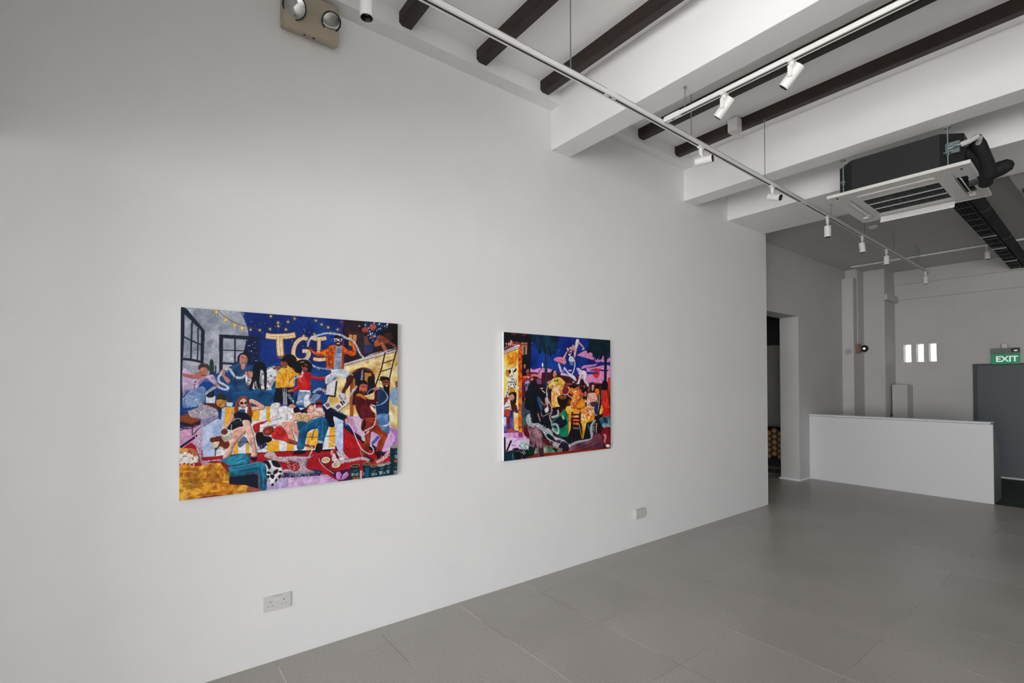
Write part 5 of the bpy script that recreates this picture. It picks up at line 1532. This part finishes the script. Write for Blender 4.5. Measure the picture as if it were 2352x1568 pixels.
# ---------------------------------------------------------------- paintings
def painting(y0, y1, z0, z1, nx, nz, ops, seed, gain, label):
    e = empty('painting', (0, (y0+y1)/2, z0)); tag(e, label, 'painting', None)
    wy, wz = (y1-y0)/2, z1-z0
    B().box(.010, .0345, -wy, wy, 0, wz, .0015).out('canvas_edge', mat('white_canvas', (.84,.84,.82), .8, var=.02, bump=.2), e)
    b = B(); b.box(.003, .011, -wy+.03, wy-.03, .03, wz-.03); b.out('stretcher_bar', mat('pine_stretcher', (.45,.33,.2), .7), e)
    c = Canvas(nx*2, nz*2, seed=seed); c.draw(ops)
    im = np.clip(c.im, 0, 1).reshape(nz, 2, nx, 2, 3).mean((1, 3))
    L = np.where(im <= .04045, im/12.92, ((im+.055)/1.055)**2.4)
    rn = np.random.default_rng(seed+5); f = np.zeros(L.shape[:2])
    for k, am in ((2, .05), (4, .06), (9, .06)):                      # brush texture
        g_ = rn.normal(0, am, (nz//k+2, nx//k+2)); f += np.repeat(np.repeat(g_, k, 0), k, 1)[:nz, :nx]
    lum = L.mean(2); ed = np.zeros_like(lum); ed[1:-1, 1:-1] = np.abs(lum[1:-1, 2:]-lum[1:-1, :-2])+np.abs(lum[2:, 1:-1]-lum[:-2, 1:-1])
    L = (L*(1+np.clip(f, -.3, .3))[..., None]*(1-np.clip(ed*.5, 0, .25))[..., None])**1.12*gain
    V = np.zeros((nz, nx, 3), np.float32)
    V[..., 0] = .0352; V[..., 1] = np.linspace(-wy, wy, nx)[None, :]; V[..., 2] = np.linspace(wz, 0, nz)[:, None]
    idx = np.arange(nz*nx).reshape(nz, nx)
    q = np.stack([idx[1:, :-1], idx[1:, 1:], idx[:-1, 1:], idx[:-1, :-1]], -1).reshape(-1, 4)
    me = bpy.data.meshes.new('painted_canvas'); me.vertices.add(nz*nx); me.vertices.foreach_set('co', V.ravel())
    me.loops.add(q.size); me.loops.foreach_set('vertex_index', q.ravel().astype(np.int32))
    me.polygons.add(len(q)); me.polygons.foreach_set('loop_start', np.arange(0, q.size, 4, dtype=np.int32)); me.polygons.foreach_set('loop_total', np.full(len(q), 4, np.int32))
    me.update(calc_edges=True)
    at = me.color_attributes.new('paint', 'FLOAT_COLOR', 'POINT')
    at.data.foreach_set('color', np.concatenate([np.clip(L, 0, 1).reshape(-1, 3), np.ones((nz*nx, 1))], 1).astype(np.float32).ravel())
    m = bpy.data.materials.new('oil_paint'); m.use_nodes = True; n = m.node_tree.nodes; l = m.node_tree.links
    a = n.new('ShaderNodeVertexColor'); a.layer_name = 'paint'; l.new(a.outputs[0], n['Principled BSDF'].inputs['Base Color'])
    n['Principled BSDF'].inputs['Roughness'].default_value = .55; n['Principled BSDF'].inputs['Specular IOR Level'].default_value = .25
    link('painted_canvas', me, m, e)
    return e
painting(.185, 1.379, .984, 1.978, 640, 530, OPS_A, 3, 1.25, 'painting of a crowded night party with gold letter balloons and a striped sofa')
painting(2.253, 3.472, .984, 1.978, 460, 380, OPS_B, 3, 1.45, 'colourful painting of a beach barbecue crowd with palms and a red sun')

# ---------------------------------------------------------------- wall sockets
e = tag(empty('power_socket', (0, .585, .291)), 'white double power socket low on the wall under the party painting', 'socket')
B().box(.0, .012, 0, .146, 0, .084, .003, 2).out('face_plate', PLAST, e)
for y in (.068, .081): B().box(.011, .0155, y-.005, y+.005, .054, .070, .001).out('rocker_switch', mat('switch_white', (.74,.74,.72), .3), e)
for cy in (.036, .107):
    for (dy, z, r, h) in ((0, .052, .0035, .007), (-.011, .029, .003, .004), (.011, .029, .003, .004)):
        B().box(.0118, .0124, cy+dy-r*.6, cy+dy+r*.6, z-h/2, z+h/2).out('pin_hole', BLACK, e)
B().box(.0115, .0135, .05, .10, .079, .082).out('top_slot', mat('slot_grey', (.4,.4,.38), .5), e)
e = tag(empty('blank_plate', (0, 3.842, .272)), 'small grey blank cover box on the wall below the beach painting', 'socket')
B().box(0, .030, 0, .135, 0, .086, .003, 2).out('box_body', mat('blank_plate_grey', (.55,.54,.51), .4), e)
B().box(.029, .032, .045, .075, .055, .065, .001).out('clip', PLAST, e)

# ---------------------------------------------------------------- emergency twin lamp
e = tag(empty('emergency_light', (0, .655, 3.655)), 'beige emergency light box with two round lamps high on the left wall', 'emergency light')
b = B(); b.prism([(0, .006), (.04, -.006), (.080, -.020), (.090, -.008), (.088, .215), (.03, .22), (0, .22)], 0, .315, 'y')
bmesh.ops.bevel(b.bm, geom=b.bm.edges[:], offset=.006, segments=2, affect='EDGES')
b.out('housing', BEIGE, e, True)
B().box(.045, .053, .12, .128, -.013, .0).out('test_button', RUBBER, e); B().box(.050, .060, .168, .182, -.015, .0).out('indicator', RUBBER, e)
for (y, z, rad, d) in ((.055, .085, .066, Vector((.62, -.42, -.55))), (.258, .092, .056, Vector((.55, .05, -.75)))):
    d.normalize(); c = Vector((.115, y, z)); mx = Matrix.Translation(c) @ d.to_track_quat('Z', 'Y').to_matrix().to_4x4()
    s = B().lathe([(0, -.06), (rad*.45, -.055), (rad*.85, -.02), (rad, .006), (rad, .012), (rad*.93, .014), (rad*.92, .008), (rad*.9, .006)], mx, 32).out('lamp_head', RUBBER, e, True)
    B().lathe([(rad*.93, .010), (rad*.7, .017), (rad*.4, .021), (0, .023)], mx, 32).out('lens', CHROME, s, True)
    B().lathe([(rad*.99, .004), (rad*1.0, .013), (rad*.95, .015)], mx, 32).out('rim', RUBBER, s, True)
    B().cyl((.07, y, z+.01), c-d*.04, .014).out('swivel', BEIGE, s, True)

# ---------------------------------------------------------------- track lighting
def rail_mesh(L, w=.036, h=.032):
    b = B(); b.box(-w/2, w/2, 0, L, h-.006, h); b.box(-w/2, -w/2+.011, 0, L, 0, h); b.box(w/2-.011, w/2, 0, L, 0, h)
    return b
def track(path, z, label, rods, ends=True, joints=()):
    e = tag(empty('track_rail', (path[0][0], path[0][1], z)), label, 'track rail')
    o = Vector((path[0][0], path[0][1], 0))
    for p, q in zip(path, path[1:]):
        a, c = Vector((p[0], p[1], 0))-o, Vector((q[0], q[1], 0))-o; L = (c-a).length
        mx = Matrix.Translation(a) @ Matrix.Rotation(math.atan2(-(c-a).x, (c-a).y), 4, 'Z')
        b = rail_mesh(L); bmesh.ops.transform(b.bm, matrix=mx, verts=b.bm.verts); b.out('rail', WHITE, e)
        b = B(); b.box(-.0072, .0072, 0, L, .0012, .026); bmesh.ops.transform(b.bm, matrix=mx, verts=b.bm.verts); b.out('groove', BLACK, e)
    for jx, jy, rz, ln in joints:
        mx = Matrix.Translation(Vector((jx, jy, 0))-o) @ Matrix.Rotation(rz, 4, 'Z')
        b = B(); b.box(-.0185, .0185, -ln/2, ln/2, -.002, .033, .002, mtx=mx); b.out('joint_cover', WHITE, e)
        b = B(); b.box(-.004, .004, -.012, .012, -.003, 0, mtx=mx); b.out('joint_slot', RUBBER, e)
    for x, y, zt in rods:
        b = B(); b.cyl((x-o.x, y-o.y, .03), (x-o.x, y-o.y, zt-z), .0035, seg=8); b.cyl((x-o.x, y-o.y, .03), (x-o.x, y-o.y, .042), .008, seg=8)
        b.cyl((x-o.x, y-o.y, zt-z-.012), (x-o.x, y-o.y, zt-z), .010, seg=8)
        b.out('drop_rod', GALV, e)
    return e
def tx(y): # x of the long rail at y
    pts = [(-.9, 1.04), (2.33, 1.045), (5.25, .985), (10.25, .862)]
    for (a, xa), (c, xc) in zip(pts, pts[1:]):
        if y <= c: return xa+(xc-xa)*(y-a)/(c-a)
    return .862
TZ = 3.36
track([(1.04, -.9), (1.045, 2.33), (.985, 5.25), (.862, 10.27)], TZ, 'long white lighting track running from the front to the rear above the left wall',
      [(tx(y), y, zt) for y, zt in ((.6, 4.0), (1.99, 4.0), (3.24, 4.0), (4.42, 3.918), (5.98, 3.52), (7.09, ZR), (8.32, ZR), (9.5, ZR), (9.68, ZR))],
      joints=[(1.045, 2.33, 0, .10), (.985, 5.25, .02, .12), (.863, 10.25, .02, .04)])
track([(1.055, 2.88), (5.0, 2.88)], 3.372, 'white lighting track hanging crosswise below the first white beam', [(1.21, 2.88, 3.551), (2.9, 2.88, 3.551), (4.6, 2.88, 3.551)], joints=[(1.12, 2.88, -math.pi/2, .12)])
t3 = track([(-.20, 10.17), (5.0, 10.17)], 3.638, 'pale lighting track fixed straight to the rear ceiling', [], joints=[(.42, 10.17, -math.pi/2, .10)])

def spot(x, y, z, d, label, stem=.06, ln=.118, r=.029, arm=.05, off=(0, 0), side=1):
    """white cylinder spotlight; z = underside of the rail, d = aiming direction"""
    e = tag(empty('spotlight', (x, y, z)), label, 'spotlight', 'white cylinder spotlights on the lighting tracks')
    d = Vector(d).normalized()
    B().box(-.014, .014, -.030, .030, -.012, .008, .003, 2).out('track_adaptor', WHITE, e)
    b = B(); b.cyl((0, 0, -.008), (0, 0, -stem), .0145, seg=20); b.cyl((0, 0, -stem), (0, 0, -stem-.006), .0145, .008, seg=20); b.out('stem', WHITE, e, True)
    h = Vector((d.y, -d.x, 0)); h = h.normalized() if h.length > .05 else Vector((.0, 1, 0)); h *= side
    c = Vector((off[0], off[1], -stem-arm))
    if abs(d.z) > .95: pts = [(0, 0, -stem+.005), (0, 0, -stem-arm*.6)]; b = B().tube(pts, .008, 10); c = Vector((off[0], off[1], -stem-arm*.55-ln/2))
    elif abs(d.z) < .4: b = B().tube([(0, 0, -stem+.005), tuple(c*.55+Vector((0, 0, -stem*.45))), tuple(c)], .0085, 10)
    else:
        b = B(); a0 = h*(r+.004); b.box(-.005, .005, -.012, .012, -.062, .0, .002, mtx=Matrix.Translation(Vector((0, 0, -stem+.02))+a0) @ Matrix.Rotation(math.atan2(h.y, h.x), 4, 'Z'))
        b.cyl(Vector((0, 0, -stem+.018)), Vector((0, 0, -stem+.018))+a0, .010, seg=12); c = Vector((0, 0, -stem-arm*.55))
    b.out('arm', WHITE, e, True)
    mx = Matrix.Translation(c) @ d.to_track_quat('Z', 'Y').to_matrix().to_4x4()
    o = B().lathe([(0, -ln/2), (r-.003, -ln/2), (r, -ln/2+.003), (r, ln/2-.002), (r-.002, ln/2), (r-.0035, ln/2), (r-.004, ln/2-.02), (0, ln/2-.03)], mx, 28).out('body', WHITE, e, True)
    B().lathe([(r-.0030, ln/2+.0008), (r-.0075, ln/2-.004), (r-.011, ln/2-.022), (0, ln/2-.024)], mx, 28).out('black_baffle', BLACK, o, True)
    B().lathe([(0, ln/2-.0225), (r*.42, ln/2-.0225), (r*.42, ln/2-.019), (0, ln/2-.018)], mx, 16).out('lens', mat('dim_lens', (.18,.18,.17), .1), o)
    return e
spot(1.04, .778, TZ, (0, 0, -1), 'white spotlight hanging straight down beside the beige emergency light', stem=.06)
spot(tx(3.37), 3.37, TZ, (.97, .20, -.04), 'white spotlight lying level and aimed right, nearest to the crossing of the tracks', stem=.055, ln=.125, off=(.02, .01))
spot(tx(4.56), 4.56, TZ, (.86, -.12, -.34), 'white spotlight with visible lens aimed right and slightly down, below the second white beam', stem=.055, ln=.12, off=(.02, 0))
spot(tx(5.88), 5.88, TZ, (0, .02, -1), 'white spotlight pointing down at the left of the ceiling air conditioner', stem=.07, r=.032)
spot(tx(7.0), 7.0, TZ, (.08, .05, -1), 'white spotlight pointing down, middle one of the three close together behind the air conditioner', stem=.05, r=.032, off=(-.0, -.0))
spot(tx(7.97), 7.97, TZ, (0, 0, -1), 'white spotlight pointing down just in front of the lit rear pier', stem=.055, r=.032)
spot(tx(10.05), 10.05, TZ, (0, 0, -1), 'farthest grey looking spotlight at the rear end of the long track', stem=.05, r=.03)
spot(1.482, 2.88, 3.372, (-.68, -.10, -.72), 'white tilted spotlight on the cross track next to the small junction box', stem=.06, ln=.125, side=-1)
spot(1.876, 2.88, 3.372, (-.68, -.10, -.72), 'white tilted spotlight on the cross track, upper right one of the pair', stem=.06, ln=.125, side=-1)
spot(1.565, 10.17, 3.638, (0, 0, -1), 'small white spotlight on the rear ceiling track beside the cable tray', stem=.05, r=.034, ln=.12, off=(.01, 0))

e = tag(empty('junction_box', (.78, 4.315, 3.865)), 'white junction box with a short curled cable on the last dark joist', 'junction box')
B().box(-.045, .045, -.035, .055, 0, .12, .006, 2).out('box_body', mat('pinkish_white_plastic', (.70,.67,.66), .5), e)
B().tube([(.012, -.01, .004), (.02, -.012, -.03), (.045, -.005, -.06), (.075, .03, -.066)], .007, 8).out('cable', PLAST, e, True)
e = tag(empty('smoke_detector', (.83, 7.77, ZR-.045)), 'small white detector box on the rear ceiling just beyond the air conditioner', 'detector')
B().box(-.05, .05, -.035, .035, .01, .045, .006).out('housing', PLAST, e); B().box(-.03, .03, -.02, .02, 0, .012, .003).out('sensor_grille', WHITE, e)

# ---------------------------------------------------------------- ceiling cassette air conditioner
ac = tag(empty('air_conditioner', (1.345, 4.83, 3.2), .034), 'white four way ceiling air conditioner with dark casing hung below the beams', 'air conditioner')
b = B(); W, D = .93, 1.0
def oct_(x0, x1, y0, y1, c): return [(x0+c, y0), (x1-c, y0), (x1, y0+c), (x1, y1-c), (x1-c, y1), (x0+c, y1), (x0, y1-c), (x0, y0+c)]
B().prism(oct_(.045, .875, .055, .93, .125), .028, .300, 'z').out('casing', BODY, ac)
B().prism(oct_(.030, .890, .040, .945, .125), .026, .045, 'z').out('casing_flange', BODY, ac)
# fascia with four outlets and the intake cut out of it
b = B()
xs = [0, .075, .115, .185, .705, .800, .875, W]; ys = [0, .135, .175, .285, .815, .90, .94, D]
holes = {(1, 3), (3, 1), (5, 3), (3, 5), (3, 3)}
def pz(i, j): return 0
for i in range(7):
    for j in range(7):
        if (i, j) in holes: continue
        b.box(xs[i], xs[i+1], ys[j], ys[j+1], 0, .024)
bmesh.ops.remove_doubles(b.bm, verts=b.bm.verts, dist=.0002)
b.out('fascia', PLAST, ac)
B().box(-.004, W+.004, -.004, .006, -.002, .026, .004, 2).box(-.004, .006, 0, D, -.002, .026, .004, 2).box(W-.006, W+.004, 0, D, -.002, .026, .004, 2).box(-.004, W+.004, D-.006, D+.004, -.002, .026, .004, 2).out('fascia_rim', PLAST, ac)
B().box(.09, .88, .12, .95, .022, .030).out('outlet_back', BLACK, ac)
gr_ = B().box(.185, .705, .285, .815, .016, .022).out('intake_filter', mat('dark_filter', (.03,.034,.033), .7), ac)
for k in range(4):
    y = .285+.53*k/3; B().box(.182, .708, y-.0035, y+.0035, -.001, .010).out('grille_bar', PLAST, ac)
b = B()
for k in range(44):
    x = .190+k*.0118; b.box(x, x+.0036, .288, .812, .002, .014)
tag(b.out('grille_slats', mat('grille_slat_grey', (.10,.11,.11), .5), ac), kind='stuff')
for q in ((.118, .812, .178, .184), (.118, .812, .892, .898), (.118, .124, .184, .892), (.806, .812, .184, .892)): B().box(q[0], q[1], q[2], q[3], -.0015, .0005).out('seam', mat('seam_grey', (.35,.34,.33), .6), ac)
def flap(x0, x1, y0, y1, z0, z1, ang, ax, name='flap'):
    cx, cy, cz = (x0+x1)/2, (y0+y1)/2, (z0+z1)/2
    mx = Matrix.Translation((cx, cy, cz)) @ Matrix.Rotation(ang, 4, ax) @ Matrix.Translation((-cx, -cy, -cz))
    return B().box(x0, x1, y0, y1, z0, z1, .002, mtx=mx).out(name, WHITE, ac)
flap(.187, .703, .130, .180, .003, .008, .35, 'X'); flap(.160, .705, .890, .960, -.030, -.024, 1.15, 'X')
flap(.078, .112, .287, .813, .004, .009, -.35, 'Y'); flap(.815, .850, .300, .800, -.004, .002, 1.0, 'Y')
for k in range(3): B().box(.802, .873, .36+k*.16, .366+k*.16, .004, .02).out('vane', BODY, ac)
for x, y in ((.06, .06), (W-.06, .10)): B().box(x-.006, x+.006, y-.02, y+.02, -.001, .002).out('screw_slot', RUBBER, ac)
for x, y in ((.06, .93), (W-.06, .93)): B().lathe([(0, -.012), (.02, -.008), (.024, .0)], Matrix.Translation((x if x < .5 else .83, y-.08, 0)), 16).out('corner_cap', WHITE, ac, True)
for x, y in ((.094, .105), (.795, .075)):
    b = B(); b.cyl((x, y, .03), (x, y, .352), .005, seg=8); b.box(x-.02, x+.02, y-.012, y+.012, .333, .349, .002); b.box(x-.022, x+.022, y-.02, y+.02, .14, .146); b.cyl((x, y, .12), (x, y, .16), .010, seg=6)
    b.out('hanger_rod', GALV, ac)
b = B(); b.box(.775, .862, .085, .110, .135, .225, .004); b.out('conduit_bracket', GALV, ac)
b = B(); b.cyl((.80, .08, .175), (.875, .075, .185), .014, seg=12); b.cyl((.83, .07, .18), (.85, .07, .185), .02, seg=6); b.out('cable_gland', GALV, ac)
B().tube([(.87, .08, .182), (.915, .085, .19), (.955, .10, .215), (.965, .15, .22), (.95, .2, .20)], .020, 12).out('flexible_conduit', CONDUIT, ac, True)
B().tube([(.93, .20, .24), (.95, .24, .20), (.985, .33, .06), (.99, .40, .0)], .045, 14).out('insulated_pipe', FOAM, ac, True)
B().tube([(.86, .30, .2), (.93, .30, .12), (.96, .42, .0), (.955, .50, -.03)], .045, 14).out('insulated_pipe', FOAM, ac, True)
b = B(); b.tube([(.86, .44, .01), (.94, .45, .02), (.975, .45, .025)], .056, 18); b.out('duct_sleeve', mat('dark_sleeve', (.04,.05,.048), .35), ac, True)
b = B(); b.tube([(.965, .45, .025), (1.00, .45, .032), (1.05, .45, .045), (1.095, .445, .058), (1.115, .44, .064)], [.057, .058, .056, .046, .020], 18); b.out('insulation_end', FOAM, ac, True)

# ---------------------------------------------------------------- cable tray on the rear ceiling
ct = tag(empty('cable_tray', (1.90, 5.9, 3.43), .028), 'dark metal cable tray running along the rear ceiling behind the air conditioner', 'cable tray')
def trx(y): return (1.70-1.86)*(y/5.5)*.5
L = YB-5.9-.06
for k, (x0, x1, z0, z1) in enumerate(((-.068, -.063, 0, .06), (.063, .068, 0, .06))):
    B().box(x0, x1, 0, L, z0, z1).out('side_rail', RACK, ct)
for k in range(18): B().box(-.065, .065, .15+k*.3, .17+k*.3, .0, .008).out('rung', RACK, ct)
for y in (2.62, 3.5, 4.6):
    b = B(); b.box(-.075, .075, y, y+.03, -.014, -.002); b.cyl((-.072, y+.015, -.01), (-.072, y+.015, ZR-3.43 if y > .7 else .08), .004, seg=6); b.cyl((.072, y+.015, -.01), (.072, y+.015, ZR-3.43), .004, seg=6); b.out('strut_bracket', GALV, ct)
pb = tag(empty('pipe_bundle', (1.90, 5.9, 3.445), .028), 'bundle of black insulated pipes lying in the ceiling cable tray', 'pipes')
for k in range(4):
    x = -.045+.030*k; ya = .0 if k < 3 else .1
    B().tube([(x, ya, .006+.0*k), (x+.003, 1.2, .004), (x-.004, 2.6, .006), (x, L-.04, .004)], .0135+.002*(k % 2), 8).out('pipe', FOAM, pb, True)
pd = tag(empty('air_duct', (2.030, 5.95, 3.455), .028), 'thick black insulated duct beside the cable tray on the rear ceiling', 'duct')
B().tube([(.0, 0, .0), (0, .3, .0), (0, 2.5, .0), (0, L-.12, .0)], .050, 16).out('duct_hose', FOAM, pd, True)
for y in (1.2, 2.8, 4.4): B().tube([(.0, y, .0), (.0, y+.03, .0)], .053, 16).out('duct_strap', RACK, pd)
vb = tag(empty('ceiling_vent', (2.42, 7.3, ZR-.125)), 'dark slotted ceiling vent at the right edge of the rear ceiling', 'vent')
B().box(-.14, .22, -.10, .10, 0, .025).out('vent_frame', RACK, vb)
for k in range(3): B().box(-.12, .20, -.08+k*.06, -.045+k*.06, -.004, .003).out('vent_slot', BLACK, vb)

# ---------------------------------------------------------------- rear fittings
e = tag(empty('emergency_spot', (-.228, 10.46, 2.12)), 'small emergency lamp with a bright lens on the rear pier below a conduit', 'emergency lamp')
B().box(0, .05, -.03, .10, 0, .17, .006).out('housing', RED, e)
mx = Matrix.Translation((.07, .16, .09)) @ Vector((.45, -.85, -.15)).to_track_quat('Z', 'Y').to_matrix().to_4x4()
B().lathe([(0, -.07), (.04, -.05), (.064, .0), (.064, .016), (.054, .018)], mx, 20).out('lamp_head', RUBBER, e, True)
B().lathe([(0, .014), (.022, .016), (.022, .022), (0, .024)], mx, 16).out('lens', mat('lit_lens', (.9,.9,.9), .1, emit='ffffff', estr=.8), e)
B().tube([(.012, .03, .17), (.012, .03, 1.52)], .011, 8).out('conduit', CONDUIT, e, True)
e = tag(empty('wall_ring', (-.31, 10.334, 2.15)), 'small round grey fitting on the narrow lit pier face', 'fitting')
mx = Matrix.Rotation(math.pi/2, 4, 'X')
B().lathe([(.05, 0), (.055, .01), (.05, .02), (.04, .02), (.035, .008), (0, .008)], mx, 20).out('ring', mat('fitting_grey', (.42,.42,.40), .4), e, True)
B().lathe([(0, .008), (.012, .008), (.010, .03), (0, .032)], mx, 12).out('hub', CONDUIT, e, True)

ex = tag(empty('exit_sign', (1.424, YB-.10, 1.889)), 'green lit EXIT sign hanging above the blue grey rear door', 'sign')
B().box(0, .335, .0, .05, .165, .26, .004).out('housing', mat('exit_housing', (.17,.19,.18), .5), ex)
gm = mat('exit_green', (.0,.22,.12), .4, emit='009a62', estr=.42)
B().box(0, .335, .012, .030, 0, .172, .002).out('sign_panel', gm, ex)
B().box(.127, .195, .0, .09, .26, .335, .004).out('mounting_box', PLAST, ex)
B().box(.27, .31, -.004, .001, .205, .225, .001).out('indicator', mat('led_white', (.9,.9,.9), .3, emit='ffffff', estr=.6), ex)
B().box(.235, .335, -.001, .006, .19, .26).out('lamp_window', RUBBER, ex)
B().box(.06, .275, .05, .10, .02, .20).out('back_bracket', RACK, ex)
cu = bpy.data.curves.new('exit_text', 'FONT'); cu.body = 'EXIT'; cu.size = .128; cu.extrude = .002; cu.offset = .0035; cu.align_x = 'CENTER'
to = bpy.data.objects.new('exit_text', cu); COL.objects.link(to)
dg = bpy.context.evaluated_depsgraph_get(); me = bpy.data.meshes.new_from_object(to.evaluated_get(dg)); bpy.data.objects.remove(to)
o = link('lettering', me, mat('exit_letters', (.9,.95,.92), .4, emit='e8fff4', estr=.62), ex); o.rotation_euler = (math.pi/2, 0, 0); o.location = (.183, .009, .040)

# ---------------------------------------------------------------- reception counter
rc = tag(empty('reception_counter', (-.41, 8.88, 0)), 'long white reception counter with a slanted end panel', 'counter')
W = 1.79+.41
B().box(.0, W, 0, .035, 0, 1.035, .002).out('front_panel', PANEL, rc)
B().box(-.0, W-.02, -.012, .20, 1.040, 1.066, .003).out('counter_top', PANEL, rc)
B().box(.02, W-.03, .035, .05, 1.0, 1.04).out('top_rail', mat('shadow_gap_white', (.5,.5,.5), .5), rc)
B().prism([(.036, .0), (.036, 1.035), (.10, 1.035), (.44, .573), (.50, .40), (.50, 0)], W-.03, W, 'x').out('end_panel', mat('grey_end_panel', (.13,.14,.135), .5), rc)
B().prism([(.036, .0), (.036, 1.0), (.10, 1.0), (.44, .573), (.50, .40), (.50, 0)], .0, .03, 'x').out('end_panel', PANEL, rc)
B().box(.03, W-.03, .06, .49, .38, .40).out('inner_shelf', PANEL, rc)
oc = tag(empty('office_chair', (.45, 10.15, 0.004)), 'black office chair whose top just shows above the counter', 'chair')
B().box(-.22, .22, -.22, .22, .42, .50, .03, 2).out('seat', RUBBER, oc); b = B(); b.box(-.17, .13, .16, .20, .60, .985, .018, 2); b.out('backrest', RUBBER, oc)
B().tube([(-.13, .17, .97), (-.13, .17, 1.02), (-.11, .17, 1.045)], .014, 8).out('back_knob', RUBBER, oc, True)
B().tube([(0, .19, .62), (0, .22, .46), (0, .10, .42)], .016, 8).out('back_stem', RUBBER, oc); B().cyl((0, 0, .06), (0, 0, .43), .025).out('gas_column', RUBBER, oc)
for k in range(5):
    a = 1.2566*k; B().tube([(0, 0, .09), (.27*math.cos(a), .27*math.sin(a), .06)], .016, 8).out('base_leg', RUBBER, oc)
    B().cyl((.27*math.cos(a), .27*math.sin(a)-.012, .027), (.27*math.cos(a), .27*math.sin(a)+.012, .027), .027).out('castor', RUBBER, oc, True)

# ---------------------------------------------------------------- side room behind the doorway
fb = tag(empty('covered_bench', (-1.55, 9.62, 0)), 'bench under a black throw with gold flowers seen through the doorway', 'bench')
BLK = mat('black_throw', (.010,.009,.008), .9, bump=.3)
B().box(-.55, .60, .02, .60, .14, .70, .02, 2).out('throw', BLK, fb)
B().box(-.53, .58, .04, .58, 0, .16).out('base', mat('dark_bench_base', (.03,.034,.032), .6), fb)
fm = bpy.data.meshes.new('flower'); bm = bmesh.new(); ring = []
for k in range(20):
    r = .068 if k % 2 == 0 else .036; a = 2*math.pi*k/20; ring.append(bm.verts.new((r*math.cos(a), 0, r*math.sin(a))))
c1 = bm.verts.new((0, -.014, 0)); r2 = [bm.verts.new((.028*math.cos(2*math.pi*k/20), -.011, .028*math.sin(2*math.pi*k/20))) for k in range(20)]
for k in range(20): bm.faces.new((ring[k], r2[k], r2[(k+1) % 20], ring[(k+1) % 20])[::-1]); bm.faces.new((r2[k], c1, r2[(k+1) % 20])[::-1])
bmesh.ops.recalc_face_normals(bm, faces=bm.faces[:]); bm.to_mesh(fm); bm.free()
fm.materials.append(mat('gold_flower_fabric', (.62,.36,.18), .8, var=.5, scale=30))
for j in range(5):
    for i in range(11):
        o = bpy.data.objects.new('flower', fm); COL.objects.link(o); o.parent = fb
        o.location = (-.50+.104*i, .016, .195+.108*j+(.05 if i % 2 else 0)); o.rotation_euler = (0, random.uniform(0, 1), 0)
wc = tag(empty('wall_cabinet', (-1.8, 10.79, 2.38)), 'dark cupboard high on the wall seen through the doorway', 'cabinet')
B().box(-1.1, 1.0, -.35, 0, 0, .60, .004).out('carcass', mat('dark_cupboard', (.055,.065,.06), .6), wc)
for k in range(3): B().box(-1.09+.70*k, -.405+.70*k, -.37, -.35, .01, .59, .003).out('door', mat('dark_cupboard', (.055,.065,.06), .6), wc)
